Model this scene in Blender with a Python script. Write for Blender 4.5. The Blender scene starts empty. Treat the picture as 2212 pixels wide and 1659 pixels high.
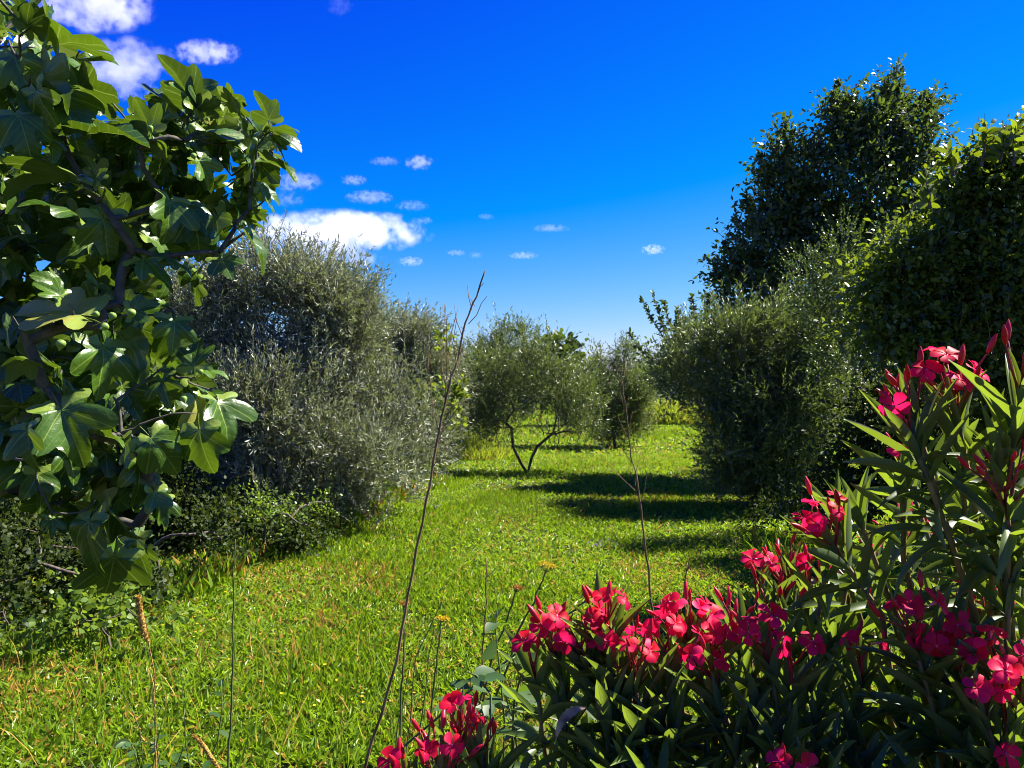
import bpy, math, random
import numpy as np
from mathutils import Vector, Matrix

# ------------------------------------------------------------------ camera, sky, sun, exposure
S = bpy.context.scene
C = S.collection
rng = np.random.default_rng(11)
random.seed(11)
EYE = 2.0                       # camera height
FPX, CX, CY = 1671.0, 1106.0, 829.5

cam = bpy.data.cameras.new('camera')
camo = bpy.data.objects.new('camera', cam)
C.objects.link(camo)
camo.location = (0, 0, EYE)
camo.rotation_euler = (math.radians(90), 0, 0)
cam.sensor_width = 36
cam.lens = 36 * FPX / 2212
cam.clip_start = 0.05
cam.clip_end = 6000
S.camera = camo

SUN_AZ, SUN_EL = math.radians(68), math.radians(51)      # azimuth to the right of straight ahead
world = bpy.data.worlds.new('World')
S.world = world
world.use_nodes = True
wn, wl = world.node_tree.nodes, world.node_tree.links
wn.clear()
sky = wn.new('ShaderNodeTexSky')
sky.sky_type = 'NISHITA'
sky.sun_disc = False
sky.sun_elevation = SUN_EL
sky.sun_rotation = SUN_AZ
sky.altitude = 300
sky.air_density = 1.0
sky.dust_density = 0.0
sky.ozone_density = 4.0
# the photograph's strongly saturated blue: one colour grade for the whole sky, channel by channel
sep = wn.new('ShaderNodeSeparateColor')
hs = wn.new('ShaderNodeCombineColor')
for ch, (pw, gain, off) in enumerate(((1.5, 10.86, -1.05), (1.0, 8.16, -1.19), (0.30, 7.0, 0.0))):
    a_ = wn.new('ShaderNodeMath'); a_.operation = 'MULTIPLY'; a_.inputs[1].default_value = 0.1
    b_ = wn.new('ShaderNodeMath'); b_.operation = 'POWER'; b_.inputs[1].default_value = pw
    c_ = wn.new('ShaderNodeMath'); c_.operation = 'MULTIPLY'; c_.inputs[1].default_value = gain
    e_ = wn.new('ShaderNodeMath'); e_.operation = 'ADD'; e_.inputs[1].default_value = off
    f_ = wn.new('ShaderNodeMath'); f_.operation = 'MAXIMUM'; f_.inputs[1].default_value = (0.01, 0.3, 0.01)[ch]
    wl.new(sep.outputs[ch], a_.inputs[0]); wl.new(a_.outputs[0], b_.inputs[0]); wl.new(b_.outputs[0], c_.inputs[0]); wl.new(c_.outputs[0], e_.inputs[0]); wl.new(e_.outputs[0], f_.inputs[0]); wl.new(f_.outputs[0], hs.inputs[ch])
bg = wn.new('ShaderNodeBackground')
bg.inputs['Strength'].default_value = 0.05
wo = wn.new('ShaderNodeOutputWorld')
wl.new(sky.outputs[0], sep.inputs[0])
wl.new(hs.outputs[0], bg.inputs['Color'])
wl.new(bg.outputs[0], wo.inputs['Surface'])

sd = bpy.data.lights.new('sun', 'SUN')
sd.energy = 5.0
sd.angle = math.radians(0.5)
sd.color = (1.0, 0.95, 0.86)
so = bpy.data.objects.new('sun', sd)
C.objects.link(so)
sun_dir = Vector((math.sin(SUN_AZ) * math.cos(SUN_EL), math.cos(SUN_AZ) * math.cos(SUN_EL), math.sin(SUN_EL)))
so.rotation_euler = (-sun_dir).to_track_quat('-Z', 'Y').to_euler()
so.location = sun_dir * 60

S.view_settings.view_transform = 'Standard'
S.view_settings.look = 'None'
S.view_settings.exposure = 1.8
S.view_settings.gamma = 1.0
S.view_settings.use_curve_mapping = False
S.render.engine = 'CYCLES'
cy = S.cycles
cy.max_bounces = 6
cy.diffuse_bounces = 3
cy.glossy_bounces = 2
cy.transmission_bounces = 4
cy.volume_bounces = 8
cy.use_denoising = True
cy.filter_width = 1.0
cy.caustics_reflective = False
cy.caustics_refractive = False

# ------------------------------------------------------------------ helpers
UP = np.array((0., 0., 1.))


def at(px, py, d):
    return np.array(((px - CX) / FPX * d, d, EYE + (CY - py) / FPX * d))


def ground_at(px, py):
    d = EYE * FPX / (py - CY)
    return np.array(((px - CX) / FPX * d, d, 0.0))


def project(P):
    P = np.asarray(P)
    d = np.maximum(P[..., 1], 1e-3)
    return CX + P[..., 0] / d * FPX, CY - (P[..., 2] - EYE) / d * FPX


def unit(v):
    v = np.asarray(v, float)
    return v / np.maximum(np.linalg.norm(v, axis=-1, keepdims=True), 1e-9)


def rvec(n):
    return unit(rng.normal(size=(n, 3)))


def vnoise(P, freq, seed=0):
    """value noise of 2-D or 3-D points in 0..1"""
    P = np.asarray(P, float) * freq + 1000.0
    i = np.floor(P).astype(np.int64)
    f = P - i
    f = f * f * (3 - 2 * f)
    dim = P.shape[-1]
    out = np.zeros(P.shape[:-1])
    for c in range(2 ** dim):
        w = np.ones(P.shape[:-1])
        h = np.full(P.shape[:-1], seed * 7919 + 17, dtype=np.int64)
        for k in range(dim):
            b = (c >> k) & 1
            w = w * (f[..., k] if b else 1 - f[..., k])
            h = (h * 73856093) ^ ((i[..., k] + b) * (19349663, 83492791, 49979687)[k])
            h = h & 0x7fffffff
        h = (h * 1103515245 + 12345) & 0x7fffffff
        h = (h ^ (h >> 13)) * 69069 & 0x7fffffff
        out += w * (h / 0x7fffffff)
    return out


def fnoise(P, freq, seed=0):
    return (vnoise(P, freq, seed) + 0.5 * vnoise(P, freq * 2.1, seed + 1) + 0.25 * vnoise(P, freq * 4.3, seed + 2)) / 1.75


def inside(poly, x, y):
    poly = np.asarray(poly, float)
    x, y = np.asarray(x, float), np.asarray(y, float)
    r = np.zeros(x.shape, bool)
    j = len(poly) - 1
    for i in range(len(poly)):
        xi, yi = poly[i]
        xj, yj = poly[j]
        if yi != yj:
            r ^= ((yi > y) != (yj > y)) & (x < (xj - xi) * (y - yi) / (yj - yi) + xi)
        j = i
    return r


def mesh_np(name, V, F, mat, uv=None, tint=None, smooth=True):
    """V (n,3); F (m,k) one face size; uv (n,2) and tint (n,) per vertex"""
    V = np.ascontiguousarray(V, np.float32)
    F = np.ascontiguousarray(F, np.int32)
    me = bpy.data.meshes.new(name)
    me.vertices.add(len(V))
    me.vertices.foreach_set('co', V.ravel())
    k = F.shape[1]
    me.loops.add(F.size)
    me.loops.foreach_set('vertex_index', F.ravel())
    me.polygons.add(len(F))
    me.polygons.foreach_set('loop_start', np.arange(0, F.size, k, dtype=np.int32))
    me.polygons.foreach_set('loop_total', np.full(len(F), k, np.int32))
    me.update(calc_edges=True)
    me.polygons.foreach_set('use_smooth', np.full(len(F), smooth, bool))
    if uv is not None:
        l = me.uv_layers.new(name='UVMap')
        l.data.foreach_set('uv', np.ascontiguousarray(np.asarray(uv, np.float32)[F.ravel()]).ravel())
    if tint is not None:
        a = me.attributes.new('tint', 'FLOAT', 'POINT')
        a.data.foreach_set('value', np.ascontiguousarray(tint, np.float32))
    if mat:
        me.materials.append(mat)
    return me


def link(name, me, parent=None, M=None):
    o = bpy.data.objects.new(name, me)
    C.objects.link(o)
    if parent is not None:
        o.parent = parent
    if M is not None:
        o.matrix_basis = M
    return o


def tag(o, label=None, cat=None, group=None, kind=None):
    if label: o['label'] = label
    if cat: o['category'] = cat
    if group: o['group'] = group
    if kind: o['kind'] = kind
    return o


def thing(name, label, cat, loc=(0, 0, 0), group=None):
    o = bpy.data.objects.new(name, None)
    o.empty_display_size = 0.1
    C.objects.link(o)
    o.location = Vector(loc)
    return tag(o, label, cat, group)


def leaves(tpl, P, D, N, L, W, tint=None):
    """many copies of a template (verts: across, along, normal) as arrays V, F, uv, tint"""
    tv, tf = tpl
    n, k = len(P), len(tv)
    D = unit(D)
    N = unit(N - D * np.sum(N * D, -1, keepdims=True))
    X = np.cross(D, N)
    L = np.broadcast_to(np.asarray(L, float), (n,))
    W = np.broadcast_to(np.asarray(W, float), (n,))
    V = (P[:, None, :] + X[:, None, :] * (tv[None, :, 0:1] * W[:, None, None])
         + D[:, None, :] * (tv[None, :, 1:2] * L[:, None, None])
         + N[:, None, :] * (tv[None, :, 2:3] * L[:, None, None])).reshape(-1, 3)
    F = (tf[None] + (np.arange(n) * k)[:, None, None]).reshape(-1, tf.shape[1])
    uv = np.tile(tv[:, :2], (n, 1))
    if tint is None:
        tint = rng.random(n)
    return V, F, uv, np.repeat(tint, k)


def joined(parts):
    V, F, U, T, o = [], [], [], [], 0
    for v, f, u, t in parts:
        V.append(v); F.append(f + o); U.append(u); T.append(t)
        o += len(v)
    return np.concatenate(V), np.concatenate(F), np.concatenate(U), np.concatenate(T)


# templates -------------------------------------------------------
T_DIAMOND = (np.array([(0, 0, 0), (.5, .45, .06), (-.5, .45, .06), (0, 1, -.04)], float), np.array([(0, 1, 3), (0, 3, 2)]))
T_BLADE = (np.array([(0, 0, 0), (.5, .5, 0.02), (-.5, .5, 0.02), (0, 1, -.22)], float), np.array([(0, 1, 3), (0, 3, 2)]))
T_STRIP = (np.array([(-.4, 0, 0), (.4, 0, 0), (-.5, .35, .01), (.5, .35, .01), (-.38, .72, -.06), (.38, .72, -.06), (-.04, 1, -.2), (.04, 1, -.2)], float),
           np.array([(0, 1, 3, 2), (2, 3, 5, 4), (4, 5, 7, 6)]))
T_OVAL = (np.array([(0, 0, 0), (.38, .22, .05), (.5, .5, .06), (0, .5, -.02), (-.38, .22, .05), (-.5, .5, .06), (.3, .8, .0), (-.3, .8, .0), (0, 1.0, -.12)], float),
          np.array([(0, 1, 3, 4), (1, 2, 6, 3), (4, 3, 7, 5), (3, 6, 8, 7)]))


def tube(pts, rad, sides=6):
    """V, F of a tapered tube with closed tip"""
    pts = np.asarray(pts, float)
    rad = np.asarray(rad, float)
    n = len(pts)
    T = np.gradient(pts, axis=0)
    T = unit(T)
    ref = np.array((0.3, 1, 0.1)) if abs(T[0][2]) > 0.7 else UP
    A = unit(np.cross(T, ref))
    B = np.cross(T, A)
    a = np.arange(sides) / sides * 2 * np.pi
    V = pts[:, None] + rad[:, None, None] * (A[:, None] * np.cos(a)[None, :, None] + B[:, None] * np.sin(a)[None, :, None])
    V = V.reshape(-1, 3)
    F = []
    for i in range(n - 1):
        for j in range(sides):
            F.append((i * sides + j, i * sides + (j + 1) % sides, (i + 1) * sides + (j + 1) % sides, (i + 1) * sides + j))
    F = np.array(F)
    # end cap as quads (fan, degenerate-free for even counts)
    V = np.concatenate([V, pts[-1:] + T[-1:] * rad[-1] * 0.8])
    e = (n - 1) * sides
    cap = [(e + j, e + (j + 1) % sides, len(V) - 1, len(V) - 1) for j in range(sides)]
    return V, F, np.array(cap)[:, :3]


class Wood:
    """collects tubes into one mesh"""
    def __init__(self):
        self.V, self.F, self.o = [], [], 0

    def add(self, pts, rad, sides=6):
        v, f, c = tube(pts, rad, sides)
        self.V.append(v)
        self.F += [tuple(q + self.o) for q in f] + [tuple(q + self.o) for q in c]
        self.o += len(v)
        return self

    def mesh(self, name, mat):
        me = bpy.data.meshes.new(name)
        me.from_pydata(np.concatenate(self.V).tolist(), [], [tuple(int(i) for i in f) for f in self.F])
        me.polygons.foreach_set('use_smooth', np.ones(len(me.polygons), bool))
        me.materials.append(mat)
        return me


def curve(a, b, bend=0.1, n=5, sag=0.0):
    a, b = np.asarray(a, float), np.asarray(b, float)
    t = np.linspace(0, 1, n)[:, None]
    l = np.linalg.norm(b - a)
    off = rng.normal(size=3) * bend * l
    return a + (b - a) * t + off * (np.sin(t * np.pi)) * 0.6 + np.array((0, 0, sag * l)) * np.sin(t * np.pi) + rng.normal(size=(n, 3)) * 0.012 * l * (t * (1 - t)) * 4


def skeleton(trunk, tips, r_tip=0.006, power=0.42, bend=0.12):
    """trunk: polyline from the ground up. Connects every tip to the nearest grown node. Returns chains of (points, radii)"""
    nodes = [np.asarray(p, float) for p in trunk]
    parent = [-1] + list(range(len(trunk) - 1))
    chains = [list(range(len(trunk)))]
    top = nodes[-1]
    tips = sorted([np.asarray(t, float) for t in tips], key=lambda p: np.linalg.norm(p - top))
    for t in tips:
        A = np.array(nodes)
        dd = np.linalg.norm(A - t, axis=1) + 0.6 * np.maximum(0, A[:, 2] - t[2])
        dd[:max(1, len(trunk) // 2)] += 3
        k = int(np.argmin(dd))
        pts = curve(nodes[k], t, bend, 5, 0.03)
        ch = [k]
        for p in pts[1:]:
            nodes.append(p)
            parent.append(ch[-1])
            ch.append(len(nodes) - 1)
        chains.append(ch)
    cnt = np.zeros(len(nodes))
    for ch in chains[1:]:
        k = ch[-1]
        while k >= 0:
            cnt[k] += 1
            k = parent[k]
    cnt = np.maximum(cnt, 1)
    rad = r_tip * cnt ** power
    out = []
    for ch in chains:
        rr = rad[ch].copy()
        if len(ch) > 1 and ch is not chains[0]:
            rr[0] = min(rr[0], rr[1] * 1.25)
            rr[-1] *= 0.5
        out.append((np.array([nodes[i] for i in ch]), rr))
    return out


# ------------------------------------------------------------------ materials
def new_mat(name):
    m = bpy.data.materials.new(name)
    m.use_nodes = True
    n, l = m.node_tree.nodes, m.node_tree.links
    n.clear()
    return m, n, l


def math_node(n, l, op, a, b=None, clamp=False):
    x = n.new('ShaderNodeMath')
    x.operation = op
    x.use_clamp = clamp
    for i, v in enumerate((a, b)):
        if v is None: continue
        if isinstance(v, (int, float)): x.inputs[i].default_value = v
        else: l.new(v, x.inputs[i])
    return x.outputs[0]


def mixc(n, l, f, a, b):
    x = n.new('ShaderNodeMix')
    x.data_type = 'RGBA'
    for k, v in ((0, f), (6, a), (7, b)):
        if isinstance(v, (int, float)): x.inputs[k].default_value = v
        elif isinstance(v, (tuple, list)): x.inputs[k].default_value = (*v, 1)
        else: l.new(v, x.inputs[k])
    return x.outputs[2]


def foliage(name, dark, light, trans, t_amt=0.35, rough=0.45, spec=0.4, back=None, dry=None, dry_at=0.93, vein=None, vein_kind=None, bump=0.0, per_object=False):
    """leaf surface: colour between dark and light by the leaf's own tint, translucent body, optional paler underside and veins"""
    m, n, l = new_mat(name)
    at_ = n.new('ShaderNodeAttribute')
    at_.attribute_name = 'tint'
    t = at_.outputs['Fac']
    if per_object:
        oi = n.new('ShaderNodeObjectInfo')
        t = math_node(n, l, 'FRACT', math_node(n, l, 'ADD', t, oi.outputs['Random']))
    col = mixc(n, l, t, dark, light)
    tc = mixc(n, l, t, [c * 0.75 for c in trans], [min(1, c * 1.2) for c in trans])
    if dry:
        f = math_node(n, l, 'GREATER_THAN', t, dry_at)
        col = mixc(n, l, f, col, dry)
        tc = mixc(n, l, f, tc, dry)
    nz = n.new('ShaderNodeTexNoise')
    nz.inputs['Scale'].default_value = 9.0
    nz.inputs['Detail'].default_value = 2.0
    geo = n.new('ShaderNodeNewGeometry')
    l.new(geo.outputs['Position'], nz.inputs['Vector'])
    mul = n.new('ShaderNodeMix')
    mul.data_type = 'RGBA'
    mul.blend_type = 'MULTIPLY'
    mul.inputs[0].default_value = 0.5
    l.new(col, mul.inputs[6])
    cr = n.new('ShaderNodeMapRange')
    cr.inputs[1].default_value = 0.3
    cr.inputs[2].default_value = 0.7
    cr.inputs[3].default_value = 0.55
    cr.inputs[4].default_value = 1.25
    l.new(nz.outputs[0], cr.inputs[0])
    l.new(cr.outputs[0], mul.inputs[7])
    col = mul.outputs[2]
    height = None
    if vein_kind:
        uvn = n.new('ShaderNodeUVMap')
        uvn.uv_map = 'UVMap'
        sep = n.new('ShaderNodeSeparateXYZ')
        l.new(uvn.outputs[0], sep.inputs[0])
        x, y = sep.outputs[0], sep.outputs[1]
        ax = math_node(n, l, 'ABSOLUTE', x)
        if vein_kind == 'mid':
            v = math_node(n, l, 'LESS_THAN', ax, 0.035)
            height = v
        else:
            v = math_node(n, l, 'LESS_THAN', ax, 0.011)
            for deg in (46, 98):
                a = math.radians(deg)
                cr_ = math_node(n, l, 'ABSOLUTE', math_node(n, l, 'SUBTRACT', math_node(n, l, 'MULTIPLY', ax, math.cos(a)), math_node(n, l, 'MULTIPLY', y, math.sin(a))))
                dt = math_node(n, l, 'ADD', math_node(n, l, 'MULTIPLY', ax, math.sin(a)), math_node(n, l, 'MULTIPLY', y, math.cos(a)))
                w = math_node(n, l, 'MULTIPLY', math_node(n, l, 'LESS_THAN', cr_, 0.009), math_node(n, l, 'GREATER_THAN', dt, 0.0))
                v = math_node(n, l, 'MAXIMUM', v, w)
            # side veins off the midrib
            s = math_node(n, l, 'SUBTRACT', y, math_node(n, l, 'MULTIPLY', ax, 0.75))
            s = math_node(n, l, 'FRACT', math_node(n, l, 'MULTIPLY', s, 6.5))
            side = math_node(n, l, 'LESS_THAN', math_node(n, l, 'ABSOLUTE', math_node(n, l, 'SUBTRACT', s, 0.5)), 0.045)
            v = math_node(n, l, 'MAXIMUM', v, math_node(n, l, 'MULTIPLY', side, 0.4))
            v = math_node(n, l, 'MAXIMUM', v, math_node(n, l, 'LESS_THAN', y, -0.03))
            height = math_node(n, l, 'ABSOLUTE', math_node(n, l, 'SUBTRACT', s, 0.5))
        v = math_node(n, l, 'MULTIPLY', v, 0.8)
        col = mixc(n, l, v, col, vein)
        tc = mixc(n, l, v, tc, vein)
    if back:
        col = mixc(n, l, geo.outputs['Backfacing'], col, back)
    p = n.new('ShaderNodeBsdfPrincipled')
    l.new(col, p.inputs['Base Color'])
    p.inputs['Roughness'].default_value = rough
    p.inputs['Specular IOR Level'].default_value = spec
    if bump:
        bp = n.new('ShaderNodeBump')
        bp.inputs['Strength'].default_value = bump
        bp.inputs['Distance'].default_value = 0.004
        nb = n.new('ShaderNodeTexNoise')
        nb.inputs['Scale'].default_value = 90
        l.new(geo.outputs['Position'], nb.inputs['Vector'])
        hh = nb.outputs[0]
        if height is not None:
            hh = math_node(n, l, 'ADD', hh, math_node(n, l, 'MULTIPLY', height, 0.5))
        l.new(hh, bp.inputs['Height'])
        l.new(bp.outputs[0], p.inputs['Normal'])
    tr = n.new('ShaderNodeBsdfTranslucent')
    l.new(tc, tr.inputs['Color'])
    mx = n.new('ShaderNodeMixShader')
    mx.inputs[0].default_value = t_amt
    l.new(p.outputs[0], mx.inputs[1])
    l.new(tr.outputs[0], mx.inputs[2])
    o = n.new('ShaderNodeOutputMaterial')
    l.new(mx.outputs[0], o.inputs['Surface'])
    return m


def plain(name, c1, c2, scale=20, rough=0.8, spec=0.2, bump=0.3, stretch=(1, 1, 1)):
    m, n, l = new_mat(name)
    geo = n.new('ShaderNodeNewGeometry')
    mp = n.new('ShaderNodeMapping')
    mp.inputs['Scale'].default_value = stretch
    l.new(geo.outputs['Position'], mp.inputs['Vector'])
    nz = n.new('ShaderNodeTexNoise')
    nz.inputs['Scale'].default_value = scale
    nz.inputs['Detail'].default_value = 5
    l.new(mp.outputs[0], nz.inputs['Vector'])
    cr = n.new('ShaderNodeValToRGB')
    cr.color_ramp.elements[0].position = 0.35
    cr.color_ramp.elements[0].color = (*c1, 1)
    cr.color_ramp.elements[1].position = 0.65
    cr.color_ramp.elements[1].color = (*c2, 1)
    l.new(nz.outputs[0], cr.inputs[0])
    p = n.new('ShaderNodeBsdfPrincipled')
    l.new(cr.outputs[0], p.inputs['Base Color'])
    p.inputs['Roughness'].default_value = rough
    p.inputs['Specular IOR Level'].default_value = spec
    bp = n.new('ShaderNodeBump')
    bp.inputs['Strength'].default_value = bump
    bp.inputs['Distance'].default_value = 0.01
    l.new(nz.outputs[0], bp.inputs['Height'])
    l.new(bp.outputs[0], p.inputs['Normal'])
    o = n.new('ShaderNodeOutputMaterial')
    l.new(p.outputs[0], o.inputs['Surface'])
    return m


M_BARK = plain('bark', (0.05, 0.04, 0.03), (0.14, 0.115, 0.09), 30, 0.9, 0.15, 0.8, (1, 1, 0.25))
M_FIGWOOD = plain('fig bark', (0.05, 0.045, 0.035), (0.11, 0.10, 0.08), 25, 0.8, 0.2, 0.5)
M_DEAD = plain('dead stalk', (0.11, 0.06, 0.025), (0.27, 0.17, 0.09), 40, 0.75, 0.2, 0.4, (1, 1, 0.2))
M_GREENSTEM = plain('green stem', (0.05, 0.075, 0.02), (0.11, 0.13, 0.035), 40, 0.6, 0.3, 0.2)
M_OLEWOOD = plain('oleander stem', (0.10, 0.085, 0.03), (0.22, 0.16, 0.05), 30, 0.6, 0.3, 0.3, (1, 1, 0.3))
M_REDSTEM = plain('red flower stalk', (0.16, 0.012, 0.012), (0.32, 0.03, 0.03), 50, 0.5, 0.3, 0.1)
M_SEED = plain('seed head', (0.22, 0.11, 0.025), (0.5, 0.3, 0.07), 200, 0.8, 0.2, 0.6)
M_YELLOW = foliage('yellow florets', (0.45, 0.30, 0.01), (0.7, 0.5, 0.02), (0.6, 0.45, 0.02), 0.25, 0.6, 0.2)
M_RUST = foliage('rusty florets', (0.25, 0.11, 0.02), (0.4, 0.2, 0.03), (0.35, 0.18, 0.02), 0.25, 0.6, 0.2)
M_FIGLEAF = foliage('fig leaf', (0.026, 0.068, 0.006), (0.070, 0.148, 0.010), (0.09, 0.155, 0.005), 0.30, 0.34, 0.5,
                    back=(0.075, 0.125, 0.03), vein=(0.22, 0.30, 0.045), vein_kind='fig', bump=0.3, per_object=True, dry=(0.30, 0.30, 0.06), dry_at=0.982)
M_FIG = plain('green fig', (0.11, 0.20, 0.025), (0.19, 0.30, 0.04), 60, 0.5, 0.4, 0.1)
M_OLEAF = foliage('oleander leaf', (0.035, 0.070, 0.012), (0.078, 0.122, 0.018), (0.26, 0.37, 0.02), 0.32, 0.42, 0.4,
                  back=(0.09, 0.13, 0.06), vein=(0.17, 0.24, 0.06), vein_kind='mid', per_object=True)
M_PETAL = foliage('oleander petal', (0.66, 0.004, 0.010), (0.86, 0.012, 0.13), (1.0, 0.010, 0.09), 0.58, 0.5, 0.25, per_object=True)
M_THROAT = plain('flower throat', (0.6, 0.02, 0.08), (0.85, 0.25, 0.35), 150, 0.5, 0.2, 0.0)
M_BUD = foliage('oleander bud', (0.42, 0.006, 0.015), (0.6, 0.012, 0.04), (0.7, 0.01, 0.02), 0.15, 0.4, 0.35, per_object=True)
M_OLIVE = foliage('olive leaf', (0.085, 0.102, 0.045), (0.20, 0.22, 0.12), (0.26, 0.30, 0.08), 0.22, 0.38, 0.5, back=(0.27, 0.29, 0.21))
M_OLIVE2 = foliage('green olive leaf', (0.045, 0.068, 0.016), (0.115, 0.14, 0.036), (0.21, 0.29, 0.035), 0.24, 0.38, 0.5, back=(0.15, 0.18, 0.07))
M_TALL = foliage('pear leaf', (0.022, 0.045, 0.010), (0.055, 0.09, 0.018), (0.16, 0.24, 0.02), 0.25, 0.38, 0.5, back=(0.07, 0.10, 0.035))
M_BROAD = foliage('broad leaf', (0.022, 0.044, 0.005), (0.085, 0.122, 0.010), (0.24, 0.32, 0.010), 0.34, 0.42, 0.4, back=(0.10, 0.14, 0.04))
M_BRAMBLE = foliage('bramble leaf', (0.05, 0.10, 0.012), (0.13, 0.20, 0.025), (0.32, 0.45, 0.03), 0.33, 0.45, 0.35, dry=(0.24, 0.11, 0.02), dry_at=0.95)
M_SHADEUNDER = foliage('shaded undergrowth leaf', (0.016, 0.030, 0.006), (0.045, 0.066, 0.013), (0.11, 0.16, 0.012), 0.22, 0.55, 0.18, dry=(0.2, 0.09, 0.02), dry_at=0.97)  # shade under the fig and trees is put into this darker leaf colour
M_VINE = foliage('vine leaf', (0.07, 0.12, 0.012), (0.14, 0.20, 0.02), (0.30, 0.38, 0.02), 0.35, 0.4, 0.35)
M_GRASS = foliage('grass blade', (0.055, 0.120, 0.005), (0.22, 0.335, 0.018), (0.335, 0.50, 0.012), 0.40, 0.42, 0.4, dry=(0.48, 0.30, 0.06), dry_at=0.90)
M_TUSSOCK = foliage('pale tall grass', (0.15, 0.22, 0.018), (0.32, 0.37, 0.04), (0.42, 0.52, 0.03), 0.35, 0.5, 0.3, dry=(0.45, 0.30, 0.06), dry_at=0.9)
M_WEED = foliage('weed leaf', (0.03, 0.07, 0.015), (0.06, 0.11, 0.022), (0.18, 0.32, 0.02), 0.3, 0.45, 0.35, per_object=True)
M_GREY = foliage('grey weed leaf', (0.10, 0.14, 0.06), (0.2, 0.25, 0.11), (0.28, 0.36, 0.08), 0.28, 0.5, 0.3)
M_DRYLEAF = plain('withered leaf', (0.10, 0.075, 0.06), (0.45, 0.34, 0.20), 30, 0.95, 0.05, 0.3)
M_LILAC = foliage('lilac florets', (0.25, 0.16, 0.35), (0.4, 0.28, 0.5), (0.4, 0.28, 0.5), 0.3, 0.6, 0.2)

# ------------------------------------------------------------------ ground and lawn
def rise(x, y):
    """very gentle unevenness of the meadow"""
    P = np.stack([np.asarray(x, float), np.asarray(y, float)], -1)
    return (fnoise(P, 0.22, 5) - 0.5) * 0.10 * np.clip((P[..., 1] - 2) / 6, 0, 1)


def make_ground():
    m, n, l = new_mat('meadow soil')
    geo = n.new('ShaderNodeNewGeometry')
    a = n.new('ShaderNodeTexNoise'); a.inputs['Scale'].default_value = 0.8; a.inputs['Detail'].default_value = 6
    b = n.new('ShaderNodeTexNoise'); b.inputs['Scale'].default_value = 18; b.inputs['Detail'].default_value = 6
    for q in (a, b): l.new(geo.outputs['Position'], q.inputs['Vector'])
    c1 = mixc(n, l, a.outputs[0], (0.03, 0.042, 0.010), (0.07, 0.065, 0.018))
    c2 = mixc(n, l, b.outputs[0], (0.02, 0.028, 0.008), (0.07, 0.08, 0.02))
    c = mixc(n, l, 0.6, c1, c2)
    p = n.new('ShaderNodeBsdfPrincipled')
    l.new(c, p.inputs['Base Color'])
    p.inputs['Roughness'].default_value = 0.95
    p.inputs['Specular IOR Level'].default_value = 0.1
    bp = n.new('ShaderNodeBump'); bp.inputs['Strength'].default_value = 0.8; bp.inputs['Distance'].default_value = 0.03
    l.new(b.outputs[0], bp.inputs['Height']); l.new(bp.outputs[0], p.inputs['Normal'])
    o = n.new('ShaderNodeOutputMaterial'); l.new(p.outputs[0], o.inputs['Surface'])
    # graded grid: fine near the camera, reaching the horizon
    g = np.concatenate([-np.geomspace(900, 30, 10), np.linspace(-28, 28, 57), np.geomspace(30, 900, 10)])
    gy = np.concatenate([-np.geomspace(600, 6, 8), np.linspace(-5, 60, 66), np.geomspace(64, 1500, 12)])
    X, Y = np.meshgrid(g, gy)
    V = np.stack([X.ravel(), Y.ravel(), rise(X, Y).ravel()], -1)
    nx, ny = len(g), len(gy)
    F = np.array([(j * nx + i, j * nx + i + 1, (j + 1) * nx + i + 1, (j + 1) * nx + i) for j in range(ny - 1) for i in range(nx - 1)])
    tag(link('ground', mesh_np('ground', V, F, m)), 'meadow ground under the grass running to the horizon', kind='structure')


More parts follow.
